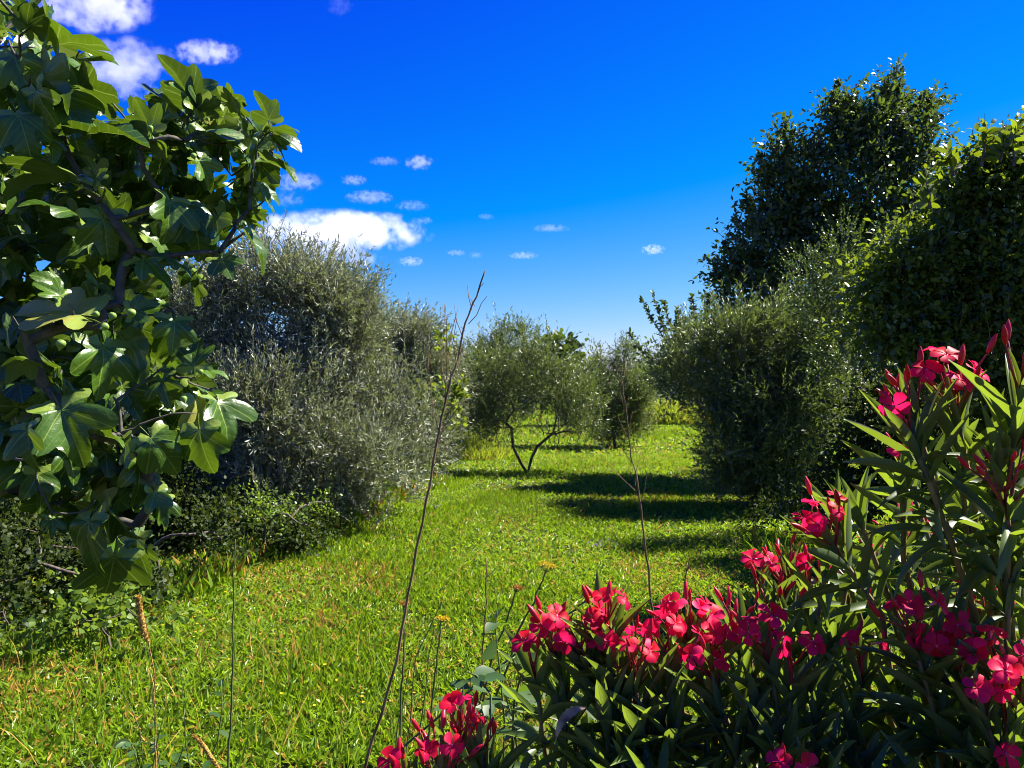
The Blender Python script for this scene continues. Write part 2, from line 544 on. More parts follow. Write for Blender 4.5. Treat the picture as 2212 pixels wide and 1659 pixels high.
def make_grass():
    bands = [(2.2, 4.0, 900, .085, .013), (4.0, 6.0, 3300, .072, .0135), (6.0, 9.0, 2500, .068, .0145), (9.0, 14.0, 1350, .070, .0175),
             (14.0, 22.0, 620, .085, .024), (22.0, 40.0, 190, .11, .037), (40., 75., 55, .16, .06)]
    parts = []
    for d0, d1, dens, L0, W0 in bands:
        w = 0.70 * (d0 + d1) + 2
        xl, xr = (-0.70 * d1 - 1, 0.70 * d1 + 1) if d1 < 20 else ((-10, 14) if d1 < 30 else (-12, 18))
        n = int((xr - xl) * (d1 - d0) * dens)
        x = rng.uniform(xl, xr, n)
        y = rng.uniform(d0, d1, n)
        k = np.abs(x) < 0.72 * y + 0.8
        x, y = x[k], y[k]
        P2 = np.stack([x, y], -1)
        lush = fnoise(P2, 0.55, 21)
        keep = rng.random(len(x)) < np.clip(0.35 + 1.3 * fnoise(P2, 1.7, 41), 0, 1)
        x, y, P2, lush = x[keep], y[keep], P2[keep], lush[keep]
        n = len(x)
        dryn = fnoise(P2, 0.62, 33) + 0.18 * (vnoise(P2, 2.3, 3) - 0.5)
        P = np.stack([x, y, rise(x, y) - 0.004], -1)
        az = rng.uniform(0, 2 * np.pi, n)
        blade = rng.random(n) < (0.08 + 0.14 * (y < 5.0) + 0.45 * (vnoise(P2, 0.8, 9) > 0.7))
        # low rosettes: several flat leaves from one root
        g = np.arange(n) // 5 * 5
        x = np.where(blade, x, x[g]); y = np.where(blade, y, y[g])
        P[:, 0], P[:, 1] = x, y
        az = np.where(blade, az, az[g] + (np.arange(n) % 5) * 1.2566 + rng.normal(size=n) * .2)
        tilt = np.where(blade, rng.uniform(0.05, 0.6, n), rng.uniform(0.5, 1.3, n))
        D = np.stack([np.cos(az) * np.sin(tilt), np.sin(az) * np.sin(tilt), np.cos(tilt)], -1)
        N = unit(UP + rng.normal(size=(n, 3)) * 0.55 - D * 0.2)
        hs_ = (0.7 + 0.9 * lush) * rng.uniform(0.6, 1.35, n)
        L = L0 * hs_ * np.where(blade, 1.15, 0.9)
        W = W0 * np.where(blade, 0.5, 1.35) * rng.uniform(0.7, 1.3, n)
        P[:, 2] += np.where(blade, 0, rng.uniform(0, 0.03, n))
        tint = np.clip(0.45 + 0.9 * (lush - 0.5) + rng.normal(size=n) * 0.22, 0, 0.89)
        is_dry = rng.random(n) < np.clip((dryn - 0.62) * 4, 0.035, 0.4)
        tint = np.where(is_dry, 0.97, tint)
        parts.append(leaves(T_BLADE, P, D, N, L, W, tint))
    # larger rosettes of meadow weeds, darker than the grass
    n = 1300
    y = rng.uniform(3.8, 13, n); x = rng.uniform(-.72, .72, n) * y
    k = fnoise(np.stack([x, y], -1), .9, 91) > .45
    x, y = x[k], y[k]; n = len(x)
    P = np.repeat(np.stack([x, y, rise(x, y) + .01], -1), 7, 0)
    az = np.tile(np.arange(7) * .8976, n) + np.repeat(rng.uniform(0, 6, n), 7) + rng.normal(size=7 * n) * .2
    ti = rng.uniform(.6, 1.35, 7 * n)
    D = np.stack([np.cos(az) * np.sin(ti), np.sin(az) * np.sin(ti), np.cos(ti)], -1)
    sz = np.repeat(rng.uniform(.05, .11, n), 7) * rng.uniform(.7, 1.2, 7 * n)
    parts.append(leaves(T_BLADE, P, D, unit(UP + rng.normal(size=(7 * n, 3)) * .3), sz, sz * .32, np.repeat(rng.uniform(0, .45, n), 7)))
    # untidy taller fringe along the foot of the left hedge and under the right-hand trees
    for line, num in (([(300, 1330), (400, 1280), (470, 1235), (560, 1205), (640, 1185), (720, 1145), (790, 1105), (860, 1075), (930, 1050)], 2600), ([(1640, 1180), (1720, 1220), (1800, 1260)], 200)):
        q = np.array([ground_at(*p_)[:2] for p_ in line])
        u = rng.uniform(0, len(q) - 1, num)
        g = np.stack([np.interp(u, np.arange(len(q)), q[:, i]) for i in (0, 1)], -1) + rng.normal(size=(num, 2)) * (.16, .3)
        P = np.stack([g[:, 0], g[:, 1], np.zeros(num)], -1)
        D = unit(UP + rng.normal(size=(num, 3)) * .4)
        parts.append(leaves(T_BLADE, P, D, rvec(num), rng.uniform(.10, .30, num), rng.uniform(.006, .012, num), np.where(rng.random(num) < .22, .95, rng.uniform(.1, .8, num))))
    # long thin grasses left standing near the camera
    n = 3400
    y = rng.uniform(2.6, 5.8, n); x = rng.uniform(-.75, .75, n) * y
    k = rng.random(n) < np.clip(1.6 * fnoise(np.stack([x, y], -1), 1.1, 77) - .25, .05, 1)
    x, y = x[k], y[k]; n = len(x)
    P = np.stack([x, y, np.zeros(n)], -1)
    D = unit(UP + rng.normal(size=(n, 3)) * .28)
    V, F, U, T = leaves(T_STRIP, P, D, rvec(n), rng.uniform(.14, .40, n), rng.uniform(.004, .0075, n), np.where(rng.random(n) < .3, .95, rng.uniform(.1, .8, n)))
    tag(link('tall_grass', mesh_np('tall_grass', V, F, M_GRASS, U, T, smooth=False)), 'long thin grasses left standing in the near meadow', 'grass', kind='stuff')
    V, F, U, T = joined(parts)
    tag(link('grass', mesh_np('grass', V, F, M_GRASS, U, T, smooth=False)), 'short sunlit meadow grass and clover with dry orange patches', 'grass', kind='stuff')


make_ground()
make_grass()

# small dandelion-like flowers dotted over the lawn
def lawn_flowers():
    n = 170
    px = rng.uniform(300, 1700, n); py = 990 + 560 * rng.random(n) ** 1.3
    P = np.array([ground_at(a, b) for a, b in zip(px, py)])
    P[:, 2] = rise(P[:, 0], P[:, 1]) + 0.06
    Pr = np.repeat(P, 6, 0)
    az = np.tile(np.arange(6) * np.pi / 3, n) + np.repeat(rng.uniform(0, 1, n), 6)
    D = np.stack([np.cos(az), np.sin(az), np.full(len(az), 0.45)], -1)
    s = np.repeat(rng.uniform(0.010, 0.02, n), 6)
    V, F, U, T = leaves(T_DIAMOND, Pr, D, np.tile(UP, (len(az), 1)), s, s * 0.8)
    tag(link('lawn_flowers', mesh_np('lawn_flowers', V, F, M_YELLOW, U, T)), 'tiny yellow flowers dotted through the meadow grass', 'flowers', kind='stuff')


lawn_flowers()


# ------------------------------------------------------------------ trees
SHOOT_STEMS = []


def crown_arrays(blobs, n_twigs, twig_len, per_twig, L, W, tpl=T_DIAMOND, out=1.0, up=0.35, rand=0.5, shell=0.45, spread=0.9, gap=0.0, gap_f=1.6, droop=0.0, nup=0.8, seed=0, shoots=0, shoot_len=2.0):
    """twigs sprouting from lobed clumps, each set with leaves. blobs: (centre, (rx, ry, rz))"""
    c = np.array([b[0] for b in blobs]); r = np.array([b[1] for b in blobs])
    w = (r[:, 0] * r[:, 2]) ** 0.9
    k = rng.choice(len(blobs), n_twigs, p=w / w.sum())
    d = rvec(n_twigs)
    rr = shell + (1 - shell) * rng.random(n_twigs) ** 0.55
    P0 = c[k] + d * r[k] * rr[:, None]
    keep = P0[:, 2] > 0.05
    if gap > 0:
        keep &= fnoise(P0, gap_f, seed + 60) > gap
    P0, d = P0[keep], d[keep]
    n = len(P0)
    T = unit(d * out + UP * up + rng.normal(size=(n, 3)) * rand)
    ll = twig_len * rng.uniform(0.6, 1.4, n)
    m = per_twig
    SHOOT_STEMS.clear()
    if shoots:
        # vigorous shoots standing out of the crown, each as several twigs end to end
        ks = rng.choice(len(blobs), shoots, p=w / w.sum())
        ds = rvec(shoots); ds[:, 2] = np.abs(ds[:, 2]) * 1.2 - .1
        ds = unit(ds)
        b0 = c[ks] + ds * r[ks] * .85
        Ts = unit(ds * .55 + UP * .9 + rng.normal(size=(shoots, 3)) * .3)
        ls = twig_len * rng.uniform(.7, shoot_len, shoots)
        P0 = np.concatenate([P0, b0, b0 + Ts * ls[:, None] * .5])
        SHOOT_STEMS.extend(zip(b0 - Ts * .25, b0 + Ts * ls[:, None] * .55, b0 + Ts * ls[:, None] * 1.02 + UP * .03))
        T = np.concatenate([T, Ts, unit(Ts + UP * .1)])
        ll = np.concatenate([ll, ls * .55, ls * .55])
        n = len(P0)
    t = (np.arange(m) + 0.5) / m
    t = np.clip(t[None] + rng.normal(size=(n, m)) * 0.05, 0, 1)
    P = P0[:, None] + T[:, None] * (t * ll[:, None])[..., None] - UP * (droop * (t ** 2) * ll[:, None])[..., None]
    P = P.reshape(-1, 3)
    Tm = np.repeat(T, m, 0) - UP * droop * 0.8
    D = unit(Tm + rvec(n * m) * spread)
    N = unit(UP * nup + rvec(n * m))
    s = rng.uniform(0.65, 1.25, n * m)
    tint = np.clip(np.repeat(rng.random(n), m) * 0.55 + rng.random(n * m) * 0.45, 0, 1)
    ok = P[:, 2] > 0.03
    return leaves(tpl, P[ok], D[ok], N[ok], (L * s)[ok], (W * s)[ok], tint[ok])


def pxblobs(lst, depth):
    """(px, py, rx_px, ry_px, depth offset) in the picture -> clumps with real size at their depth"""
    out = []
    for b in lst:
        d = depth + (b[4] if len(b) > 4 else 0)
        rx, rz = b[2] / FPX * d, b[3] / FPX * d
        out.append((at(b[0], b[1], d), (rx, max(0.75 * rx, 0.6 * rz), rz)))
    return out


def lumpy(blobs, k=7, f=.46, core=.78):
    """break smooth clumps into a shrunken core and smaller lumps on its outside, so outlines and light come out uneven"""
    out = []
    for c, r in blobs:
        r = np.array(r)
        out.append((c, r * core))
        for q in range(k):
            d = rvec(1)[0]
            out.append((c + d * r * rng.uniform(.6, 1.05), r * f * rng.uniform(.5, 1.25)))
    return out


def tree(name, label, cat, base, blobs, leaf, wood=M_BARK, r_tip=0.007, trunk_h=0.6, n_tips=24, group=None, crown_name='crown', trunks=None, lumps=(7, .46, .78), **kw):
    """tree thing > trunk (with its limbs), crown"""
    base = np.asarray(base, float)
    t = thing(name, label, cat, base, group)
    trs = trunks or [[base + (0, 0, -0.05), base + (0.03, 0.02, trunk_h * 0.5), base + (0.0, 0.05, trunk_h)]]
    tips = []
    for c, r in blobs:
        tips.append(c)
        for q in range(max(1, n_tips // len(blobs))):
            tips.append(c + rvec(1)[0] * np.array(r) * rng.uniform(0.4, 0.85))
    tips = [p for p in tips if p[2] > trunk_h * 0.6]
    wd = Wood()
    groups = [[] for _ in trs]
    for p in tips:
        groups[int(np.argmin([np.linalg.norm(p - np.asarray(q[-1])) for q in trs]))].append(p)
    for tr_, g in zip(trs, groups):
        for pts, rad in skeleton(tr_, g, r_tip):
            wd.add(pts - base, rad, 6)
    V, F, U, T = crown_arrays(lumpy(blobs, *lumps), **kw)
    for a_, m_, b_ in SHOOT_STEMS:
        wd.add([a_ - base, m_ - base, b_ - base], [.006, .004, .002], 3)
    link('trunk', wd.mesh('trunk', wood), t)
    link(crown_name, mesh_np(crown_name, V - base, F, leaf, U, T, smooth=True), t)
    return t


def copy_tree(o, loc, rz, sc, label):
    c = o.copy(); C.objects.link(c)
    c.location = Vector(loc); c.rotation_euler = (0, 0, rz); c.scale = (sc, sc, sc)
    c['label'] = label
    for ch in o.children:
        d = ch.copy(); C.objects.link(d); d.parent = c
    return c


OL = dict(L=0.074, W=0.0165, per_twig=13, twig_len=0.42, out=0.75, up=0.6, rand=0.4, spread=0.75, shell=0.4, gap=0.40, gap_f=1.9, nup=0.45, shoots=260)
G_OL = 'olive trees of the grove'

# large silver olive on the left
tree('olive_tree', 'large silver-grey olive tree behind the fig branches, tallest olive on the left', 'olive tree', (-3.6, 11.3, 0),
     pxblobs([(600, 720, 150, 150), (470, 760, 130, 150), (700, 680, 100, 100), (660, 628, 90, 60, -.3), (560, 628, 95, 60, .3), (740, 640, 60, 50, .2), (760, 780, 85, 120, .3), (640, 880, 180, 140, -.5),
              (800, 900, 100, 110, .2), (480, 930, 150, 130), (740, 1010, 130, 85, -.6), (580, 1020, 150, 80, -.6), (880, 985, 70, 65, .8), (350, 850, 120, 220, .6), (560, 1080, 150, 60, -.5), (700, 1070, 110, 50, -.5), (420, 1050, 120, 90)], 11.0),
     M_OLIVE, group=G_OL, n_tips=40, n_twigs=14500, seed=1, **dict(OL, gap=.35, L=.086, W=.019, shoots=620, shoot_len=1.9))
# grey olive behind its right shoulder
OL2 = dict(OL, L=0.085, W=0.021, per_twig=12, twig_len=0.42, shoots=110)
tree('olive_tree', 'grey olive tree between the large silver olive and the tall leaning dead stalk', 'olive tree', (-2.2, 16.6, 0),
     pxblobs([(880, 820, 75, 80), (940, 860, 60, 90), (860, 750, 45, 40), (900, 720, 50, 22), (930, 950, 60, 60), (830, 770, 45, 60)], 16.0),
     M_OLIVE, group=G_OL, n_tips=24, n_twigs=4200, seed=2, **OL2)
tree('olive_tree', 'hazy far olive tree peeping over the grey olive on the left', 'olive tree', (-3.8, 25, 0),
     pxblobs([(830, 730, 45, 35), (880, 730, 60, 40), (800, 760, 40, 40), (860, 800, 70, 60)], 24.0),
     M_OLIVE, group=G_OL, n_tips=16, n_twigs=900, seed=3, **dict(OL2, L=0.09, W=0.026))
# centre olive on a forked trunk
b = ground_at(1137, 1023)
q = lambda px, py, d=b[1]: at(px, py, d)
tree('olive_tree', 'olive tree in the middle of the meadow on a forked V-shaped trunk', 'olive tree', b,
     pxblobs([(1150, 860, 95, 75), (1080, 830, 75, 80), (1210, 850, 75, 70), (1130, 800, 60, 45, .2), (1090, 785, 45, 32), (1230, 910, 60, 40, -.3), (1060, 900, 60, 45, .3), (1130, 920, 80, 35, -.2), (1180, 790, 50, 45), (1030, 850, 45, 60, .6), (1260, 860, 45, 55, .5), (1265, 930, 35, 25), (1085, 925, 55, 30, -.2), (1205, 945, 60, 24, -.2), (1045, 900, 50, 36, .2)], b[1]),
     M_OLIVE2, group=G_OL, r_tip=0.0085, n_tips=40, n_twigs=3500, seed=4,
     trunks=[[q(1141, 1026), q(1125, 1000), q(1108, 965), q(1105, 925)], [q(1139, 1026), q(1148, 990), q(1160, 965), q(1195, 935)]], **dict(OL2, gap=0.44, shoots=150))
# olive just left behind it
tree('olive_tree', 'dark olive tree half hidden behind the left side of the forked olive', 'olive tree', (-0.9, 21.5, 0),
     pxblobs([(1040, 830, 55, 70), (1010, 870, 45, 70), (1060, 770, 45, 45), (1090, 735, 38, 26), (1130, 735, 22, 26)], 21.0),
     M_OLIVE2, group=G_OL, n_tips=20, n_twigs=2600, seed=5, **dict(OL2, L=0.085, W=0.024))
# olive with the single trunk right of it
b = ground_at(1327, 968)
q = lambda px, py, d=b[1]: at(px, py, d)
ol_e = tree('olive_tree', 'dark olive tree on a single trunk right of the forked olive', 'olive tree', b,
            pxblobs([(1320, 850, 62, 60), (1290, 810, 45, 40), (1350, 800, 45, 45), (1335, 900, 55, 35), (1300, 770, 24, 20), (1350, 765, 20, 20), (1280, 880, 40, 40), (1370, 860, 35, 45), (1320, 940, 40, 25), (1380, 910, 30, 30)], b[1]),
            M_OLIVE2, group=G_OL, r_tip=0.011, n_tips=26, n_twigs=3800, seed=6,
            trunks=[[q(1329, 972), q(1326, 945), q(1326, 915)]], **dict(OL2, L=0.085, W=0.024))
# right-hand olive
tree('olive_tree', 'broad dark olive tree on the right below the tall pear tree', 'olive tree', (4.1, 12.6, 0),
     pxblobs([(1620, 800, 130, 90), (1740, 790, 90, 90), (1540, 800, 90, 75, .4), (1660, 890, 150, 90), (1760, 880, 80, 80), (1590, 730, 80, 40), (1700, 710, 90, 45), (1790, 730, 45, 50), (1600, 980, 110, 80, -.2), (1690, 970, 110, 60), (1650, 1060, 60, 60, .2),
              (1480, 790, 50, 60, 1.0), (1590, 1040, 60, 45), (1660, 1065, 80, 35, -.2), (1740, 1040, 80, 60, -.2), (1590, 960, 60, 70, .2)], 12.6),
     M_OLIVE2, group=G_OL, n_tips=46, n_twigs=6600, seed=7, trunks=[[(4.15, 12.6, -.05), (4.05, 12.6, .35), (4.1, 12.7, .8)]], **dict(OL, gap=0.38, L=.09, W=.02, shoots=420, shoot_len=2.2))
# far row
for i, (px, dd, rz, sc, lab) in enumerate([(1730, 17.5, 1.1, 1.0, 'olive tree in the right row hidden behind the broad dark olive'), (1690, 23, 3.9, 1.0, 'second olive tree of the right row along the track'),
                                            (1655, 29, 5.0, 1.05, 'third olive tree of the right row along the track'), (1625, 36, 2.5, 1.05, 'fourth olive tree of the right row beside the grassy mound'), (1500, 60, .5, 1.05, 'far olive tree behind the pale grassy mound'),
                                            (1235, 36, 1.9, .95, 'far olive tree seen between the forked olive and its right neighbour'),
                                            (1010, 34, 2.7, 1.1, 'far olive tree left behind the forked olive'),
                                            (1390, 58, 4.0, 1.1, 'farthest olive tree at the end of the grassy track'),
                                            (1130, 46, 5.1, 1.2, 'far olive tree hidden behind the forked olive crown'),
                                            (930, 40, 0.2, 1.2, 'far olive tree behind the leaning dead stalk'),
                                            (1560, 48, 3.3, 1.5, 'far olive tree behind the upright fruit shoots'),
                                            (1300, 62, 2.2, 1.3, 'far olive tree filling the gap on the skyline')]):
    copy_tree(ol_e, ((px - CX) / FPX * dd, dd, 0), rz, sc, lab)

# far wood closing the view
def far_wood():
    n = 46000
    x = rng.uniform(-95, 95, n); y = 82 + 14 * rng.random(n)
    top = 2.2 + 2.6 * vnoise(np.stack([x, y * .2], -1), .16, 51) + 1.0 * vnoise(np.stack([x, y * .2], -1), .55, 52)
    P = np.stack([x, y, top * rng.random(n) ** .6], -1)
    V, F, U, T = leaves(T_OVAL, P, unit(UP * .5 + rvec(n)), rvec(n), rng.uniform(.25, .5, n), rng.uniform(.16, .3, n))
    tag(link('distant_wood', mesh_np('distant_wood', V, F, M_OLIVE2, U, T)), 'low dark wood on the horizon beyond the olive grove', 'wood', kind='stuff')


far_wood()

# ---- the tall dark pear tree on the right
TALL = [(1760, 480, 110, 130), (1880, 450, 110, 140), (1800, 330, 90, 60), (1900, 300, 90, 70), (1960, 370, 60, 80), (1700, 420, 60, 80), (1660, 560, 85, 90), (1600, 640, 60, 70), (1760, 640, 140, 110), (1920, 590, 100, 110), (1990, 480, 50, 60),
        (1640, 480, 28, 45), (1575, 600, 28, 45), (1810, 240, 26, 50), (1925, 220, 30, 45), (1985, 260, 32, 45), (1850, 280, 40, 35), (1700, 320, 30, 45), (1660, 400, 22, 40), (1700, 720, 100, 60), (1850, 720, 120, 70), (2020, 430, 40, 60), (2040, 500, 50, 60), (2060, 580, 70, 80), (1960, 680, 100, 90)]
pear = tree('pear_tree', 'tall dark pear tree rising above all others on the right', 'tree', (6.9, 17.2, 0), pxblobs(TALL, 16.5), M_TALL, r_tip=0.008, trunk_h=1.4, n_tips=60,
            n_twigs=7600, twig_len=0.55, per_twig=9, L=0.115, W=0.055, tpl=T_OVAL, out=0.5, up=0.8, rand=0.4, spread=1.0, shell=0.3, gap=0.36, gap_f=1.6, shoots=110, shoot_len=1.9, droop=0.25, nup=0.4, seed=8, lumps=(11, .42, .62))


def shoot_part(parent, base, pts, n, L, W, mat, spread=0.9, name='shoot'):
    """leafy upright shoot: thin stem with leaves set round it"""
    pts = np.array(pts)
    t = np.linspace(0, 1, len(pts))
    u = np.sort(rng.uniform(0.1, 1, n))
    P = np.stack([np.interp(u, t, pts[:, k]) for k in range(3)], -1)
    ax = unit(pts[-1] - pts[0])
    D = unit(ax * 0.5 + rvec(n) * spread)
    w = Wood().add(pts - base, np.linspace(0.014, 0.003, len(pts)), 5)
    link('twig', w.mesh('twig', M_BARK), parent)
    s = rng.uniform(0.7, 1.2, n)
    V, F, U, T = leaves(T_OVAL, P - base, D, unit(UP * .3 + rvec(n)), L * s, W * s)
    link(name, mesh_np(name, V, F, mat, U, T), parent)


pb = np.array((6.9, 17.2, 0.))
for (x0, y0, x1, y1) in [(1800, 290, 1812, 172), (1915, 260, 1918, 168), (1950, 280, 1995, 200), (1930, 260, 1945, 180), (1700, 360, 1695, 250), (1665, 420, 1640, 330), (1650, 520, 1610, 420), (1600, 600, 1562, 520), (1860, 290, 1845, 222), (1990, 300, 2012, 215), (2000, 460, 2045, 350), (1580, 680, 1545, 580)]:
    a, c = at(x0, y0, 16.5), at(x1, y1, 16.5)
    shoot_part(pear, pb, curve(a, c, .06, 5), 130, 0.12, 0.055, M_TALL, name='shoot')

# ---- fruit tree with upright leafy rods
fb = np.array(((1575 - CX) / FPX * 17, 17.0, 0.))
fruit = tree('fruit_tree', 'young fruit tree with upright leafy rods against the sky', 'tree', fb,
             pxblobs([(1490, 790, 60, 60), (1440, 800, 40, 40), (1530, 740, 40, 60), (1510, 830, 70, 36), (1450, 825, 45, 26)], 17.0), M_TALL, n_tips=18, trunk_h=0.9,
             n_twigs=520, twig_len=0.4, per_twig=9, L=0.10, W=0.05, tpl=T_OVAL, out=.5, up=.7, rand=.4, spread=1., shell=.3, gap=.3, seed=9)
for pts in ([(1480, 800), (1440, 740), (1410, 690), (1383, 640)], [(1470, 790), (1440, 730), (1425, 680), (1410, 632)], [(1480, 780), (1460, 720), (1440, 680), (1433, 648)], [(1490, 780), (1470, 730), (1462, 700), (1465, 665)],
            [(1510, 770), (1505, 710), (1500, 680), (1495, 640)], [(1520, 760), (1525, 700), (1530, 660), (1530, 640)], [(1450, 800), (1405, 775), (1375, 745), (1360, 715)], [(1500, 780), (1485, 740), (1478, 720), (1478, 690)]):
    shoot_part(fruit, fb, [at(x, y, 17) for x, y in pts], 120, 0.105, 0.05, M_TALL)

# ---- light green tree on the right edge
rt = np.array((4.9, 7.6, 0.))
RB = [(2075, 500, 75, 90), (2130, 420, 60, 60), (2190, 400, 70, 80), (2230, 520, 140, 160), (2000, 600, 110, 110), (2120, 640, 150, 130), (1930, 680, 80, 90), (2040, 740, 130, 90), (2200, 760, 150, 120), (1960, 790, 100, 90), (2120, 850, 150, 100), (2280, 380, 90, 90), (2065, 410, 35, 40), (2120, 345, 30, 35), (2205, 320, 30, 35), (2330, 650, 150, 200)]
right = tree('broadleaf_tree', 'light green broadleaf tree at the right edge with large leaves at its top', 'tree', rt, pxblobs(RB, 7.4), M_BROAD, r_tip=0.006, n_tips=46, trunk_h=1.0,
             n_twigs=8500, twig_len=0.30, per_twig=7, L=0.066, W=0.036, tpl=T_OVAL, out=.7, up=.25, rand=.6, spread=.9, shell=.35, gap=.45, gap_f=1.4, droop=.2, nup=.9, seed=10, shoots=140, shoot_len=1.9, lumps=(12, .44, .58))
for (x0, y0, x1, y1) in [(2120, 360, 2130, 268), (2190, 360, 2195, 270), (2060, 380, 2050, 320), (2160, 350, 2170, 300), (2010, 450, 2000, 390)]:
    shoot_part(right, rt, curve(at(x0, y0, 6.8), at(x1, y1, 6.8), .05, 5), 20, 0.12, 0.06, M_BROAD, .8)
# ---- grey small-leaved shrub in front of the pear
tree('shrub', 'grey small-leaved shrub tucked between the pear tree and the light green tree', 'shrub', (4.9, 10.6, 0), pxblobs([(1870, 560, 90, 70), (1830, 640, 90, 90), (1940, 560, 60, 60), (1900, 660, 80, 90), (1860, 780, 90, 120)], 10.5),
     M_TALL, n_tips=24, n_twigs=2600, seed=12, **dict(OL, L=0.04, W=0.02, twig_len=.28, shoots=60))
# ---- yellow-green bush at mid right
tree('shrub', 'yellow-green bush shining between the grey shrub and the light green tree', 'shrub', (5.4, 9.6, 0), pxblobs([(1980, 560, 60, 70), (2000, 660, 70, 80), (1960, 640, 60, 60)], 9.4),
     M_VINE, n_tips=14, n_twigs=650, twig_len=.25, per_twig=8, L=.055, W=.03, tpl=T_OVAL, seed=13, shell=.4, gap=.35)
# ---- dark hedge below
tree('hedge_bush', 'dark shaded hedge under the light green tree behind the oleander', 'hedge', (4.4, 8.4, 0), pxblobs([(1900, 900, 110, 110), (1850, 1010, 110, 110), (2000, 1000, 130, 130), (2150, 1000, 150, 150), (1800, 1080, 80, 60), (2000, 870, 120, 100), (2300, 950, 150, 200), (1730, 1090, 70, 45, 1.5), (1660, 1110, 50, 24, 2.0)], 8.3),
     M_SHADEUNDER, n_tips=30, trunk_h=.3, n_twigs=3000, twig_len=.24, per_twig=8, L=.06, W=.035, tpl=T_OVAL, seed=14, shell=.4, gap=.3)

# ---- vines among the left olives
tree('wild_vine', 'bright green wild vine leaves climbing in the left olive near the dead stalk', 'vine', (-2.0, 14.4, 0), pxblobs([(800, 775, 28, 25), (955, 745, 26, 16), (930, 860, 26, 40), (975, 870, 24, 40), (830, 830, 28, 28)], 14.2),
     M_VINE, n_tips=10, trunk_h=.5, n_twigs=130, twig_len=.25, per_twig=6, L=.09, W=.08, tpl=T_OVAL, seed=15, shell=.3, r_tip=.004)
tree('young_fig_tree', 'far tree with big dark leaves poking above the forked olive', 'tree', (1.5, 25, 0), pxblobs([(1195, 745, 26, 16), (1215, 770, 32, 24), (1180, 790, 50, 30), (1160, 765, 24, 18), (1200, 830, 60, 40)], 24.5),
     M_TALL, n_tips=12, trunk_h=.8, n_twigs=260, twig_len=.35, per_twig=7, L=.2, W=.17, tpl=T_OVAL, seed=16, shell=.3)

# ---- undergrowth along the left hedge
UG = dict(twig_len=.24, per_twig=7, tpl=T_OVAL, shell=.3, gap=.44, gap_f=2.2, up=.35, rand=.8, nup=.6)
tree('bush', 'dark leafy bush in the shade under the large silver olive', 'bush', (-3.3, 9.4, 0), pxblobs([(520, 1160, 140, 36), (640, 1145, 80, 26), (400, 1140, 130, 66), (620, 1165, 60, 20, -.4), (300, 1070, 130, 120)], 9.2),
     M_SHADEUNDER, n_tips=20, trunk_h=.25, n_twigs=3000, L=.045, W=.032, seed=17, **UG)
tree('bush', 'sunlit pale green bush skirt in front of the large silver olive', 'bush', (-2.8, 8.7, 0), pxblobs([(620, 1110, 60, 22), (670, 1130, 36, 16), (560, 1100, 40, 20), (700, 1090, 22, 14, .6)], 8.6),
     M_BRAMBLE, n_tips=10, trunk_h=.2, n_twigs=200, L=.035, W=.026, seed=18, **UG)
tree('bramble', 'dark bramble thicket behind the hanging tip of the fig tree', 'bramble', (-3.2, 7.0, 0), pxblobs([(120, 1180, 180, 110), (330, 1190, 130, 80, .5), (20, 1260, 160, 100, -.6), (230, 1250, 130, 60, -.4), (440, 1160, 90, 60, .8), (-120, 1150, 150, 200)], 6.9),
     M_SHADEUNDER, n_tips=24, trunk_h=.2, n_twigs=3400, L=.045, W=.035, seed=19, **UG)
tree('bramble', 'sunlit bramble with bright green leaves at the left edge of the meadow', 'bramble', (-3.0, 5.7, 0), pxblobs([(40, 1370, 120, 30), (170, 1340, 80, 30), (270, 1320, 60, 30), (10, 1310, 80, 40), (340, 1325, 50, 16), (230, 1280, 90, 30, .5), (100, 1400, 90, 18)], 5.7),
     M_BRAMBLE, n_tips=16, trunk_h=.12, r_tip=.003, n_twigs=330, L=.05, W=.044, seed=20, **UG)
# tall weeds at the foot of the grey olive
def grass_clump(name, label, base, rx, ry, n, L, W, mat=M_TUSSOCK, h=0.25, cat='tall grass'):
    a = rng.uniform(0, 2 * np.pi, n); r = np.sqrt(rng.random(n))
    P = np.stack([np.cos(a) * r * rx, np.sin(a) * r * ry, np.zeros(n)], -1)
    P[:, 2] = h * np.clip(1 - r ** 2, 0, 1) - 0.02
    D = unit(UP * 1.1 + np.stack([np.cos(a) * r, np.sin(a) * r, np.zeros(n)], -1) * .5 + rng.normal(size=(n, 3)) * .35)
    s = rng.uniform(.6, 1.3, n)
    V, F, U, T = leaves(T_STRIP, P, D, rvec(n), L * s, W * s)
    o = link(name, mesh_np(name, V, F, mat, U, T, smooth=False))
    o.location = Vector(base)
    return tag(o, label, cat)


grass_clump('grass_mound', 'pale yellow grassy mound at the end of the mown track', ground_at(1445, 916), 2.2, 2.0, 5200, .42, .05, h=0.85)
grass_clump('grass_clump', 'tall yellow-green weeds at the foot of the grey olive', ground_at(990, 985), 0.9, 1.2, 2200, .55, .022, h=.15)
grass_clump('grass_clump', 'low yellow-green weeds left of the forked trunk', ground_at(1040, 990), 0.8, 1.0, 1300, .32, .022, h=.08)
grass_clump('grass_clump', 'fringe of green grass in front of the bush under the silver olive', ground_at(880, 1050), 0.9, .9, 1500, .22, .012, M_GRASS, h=.03)

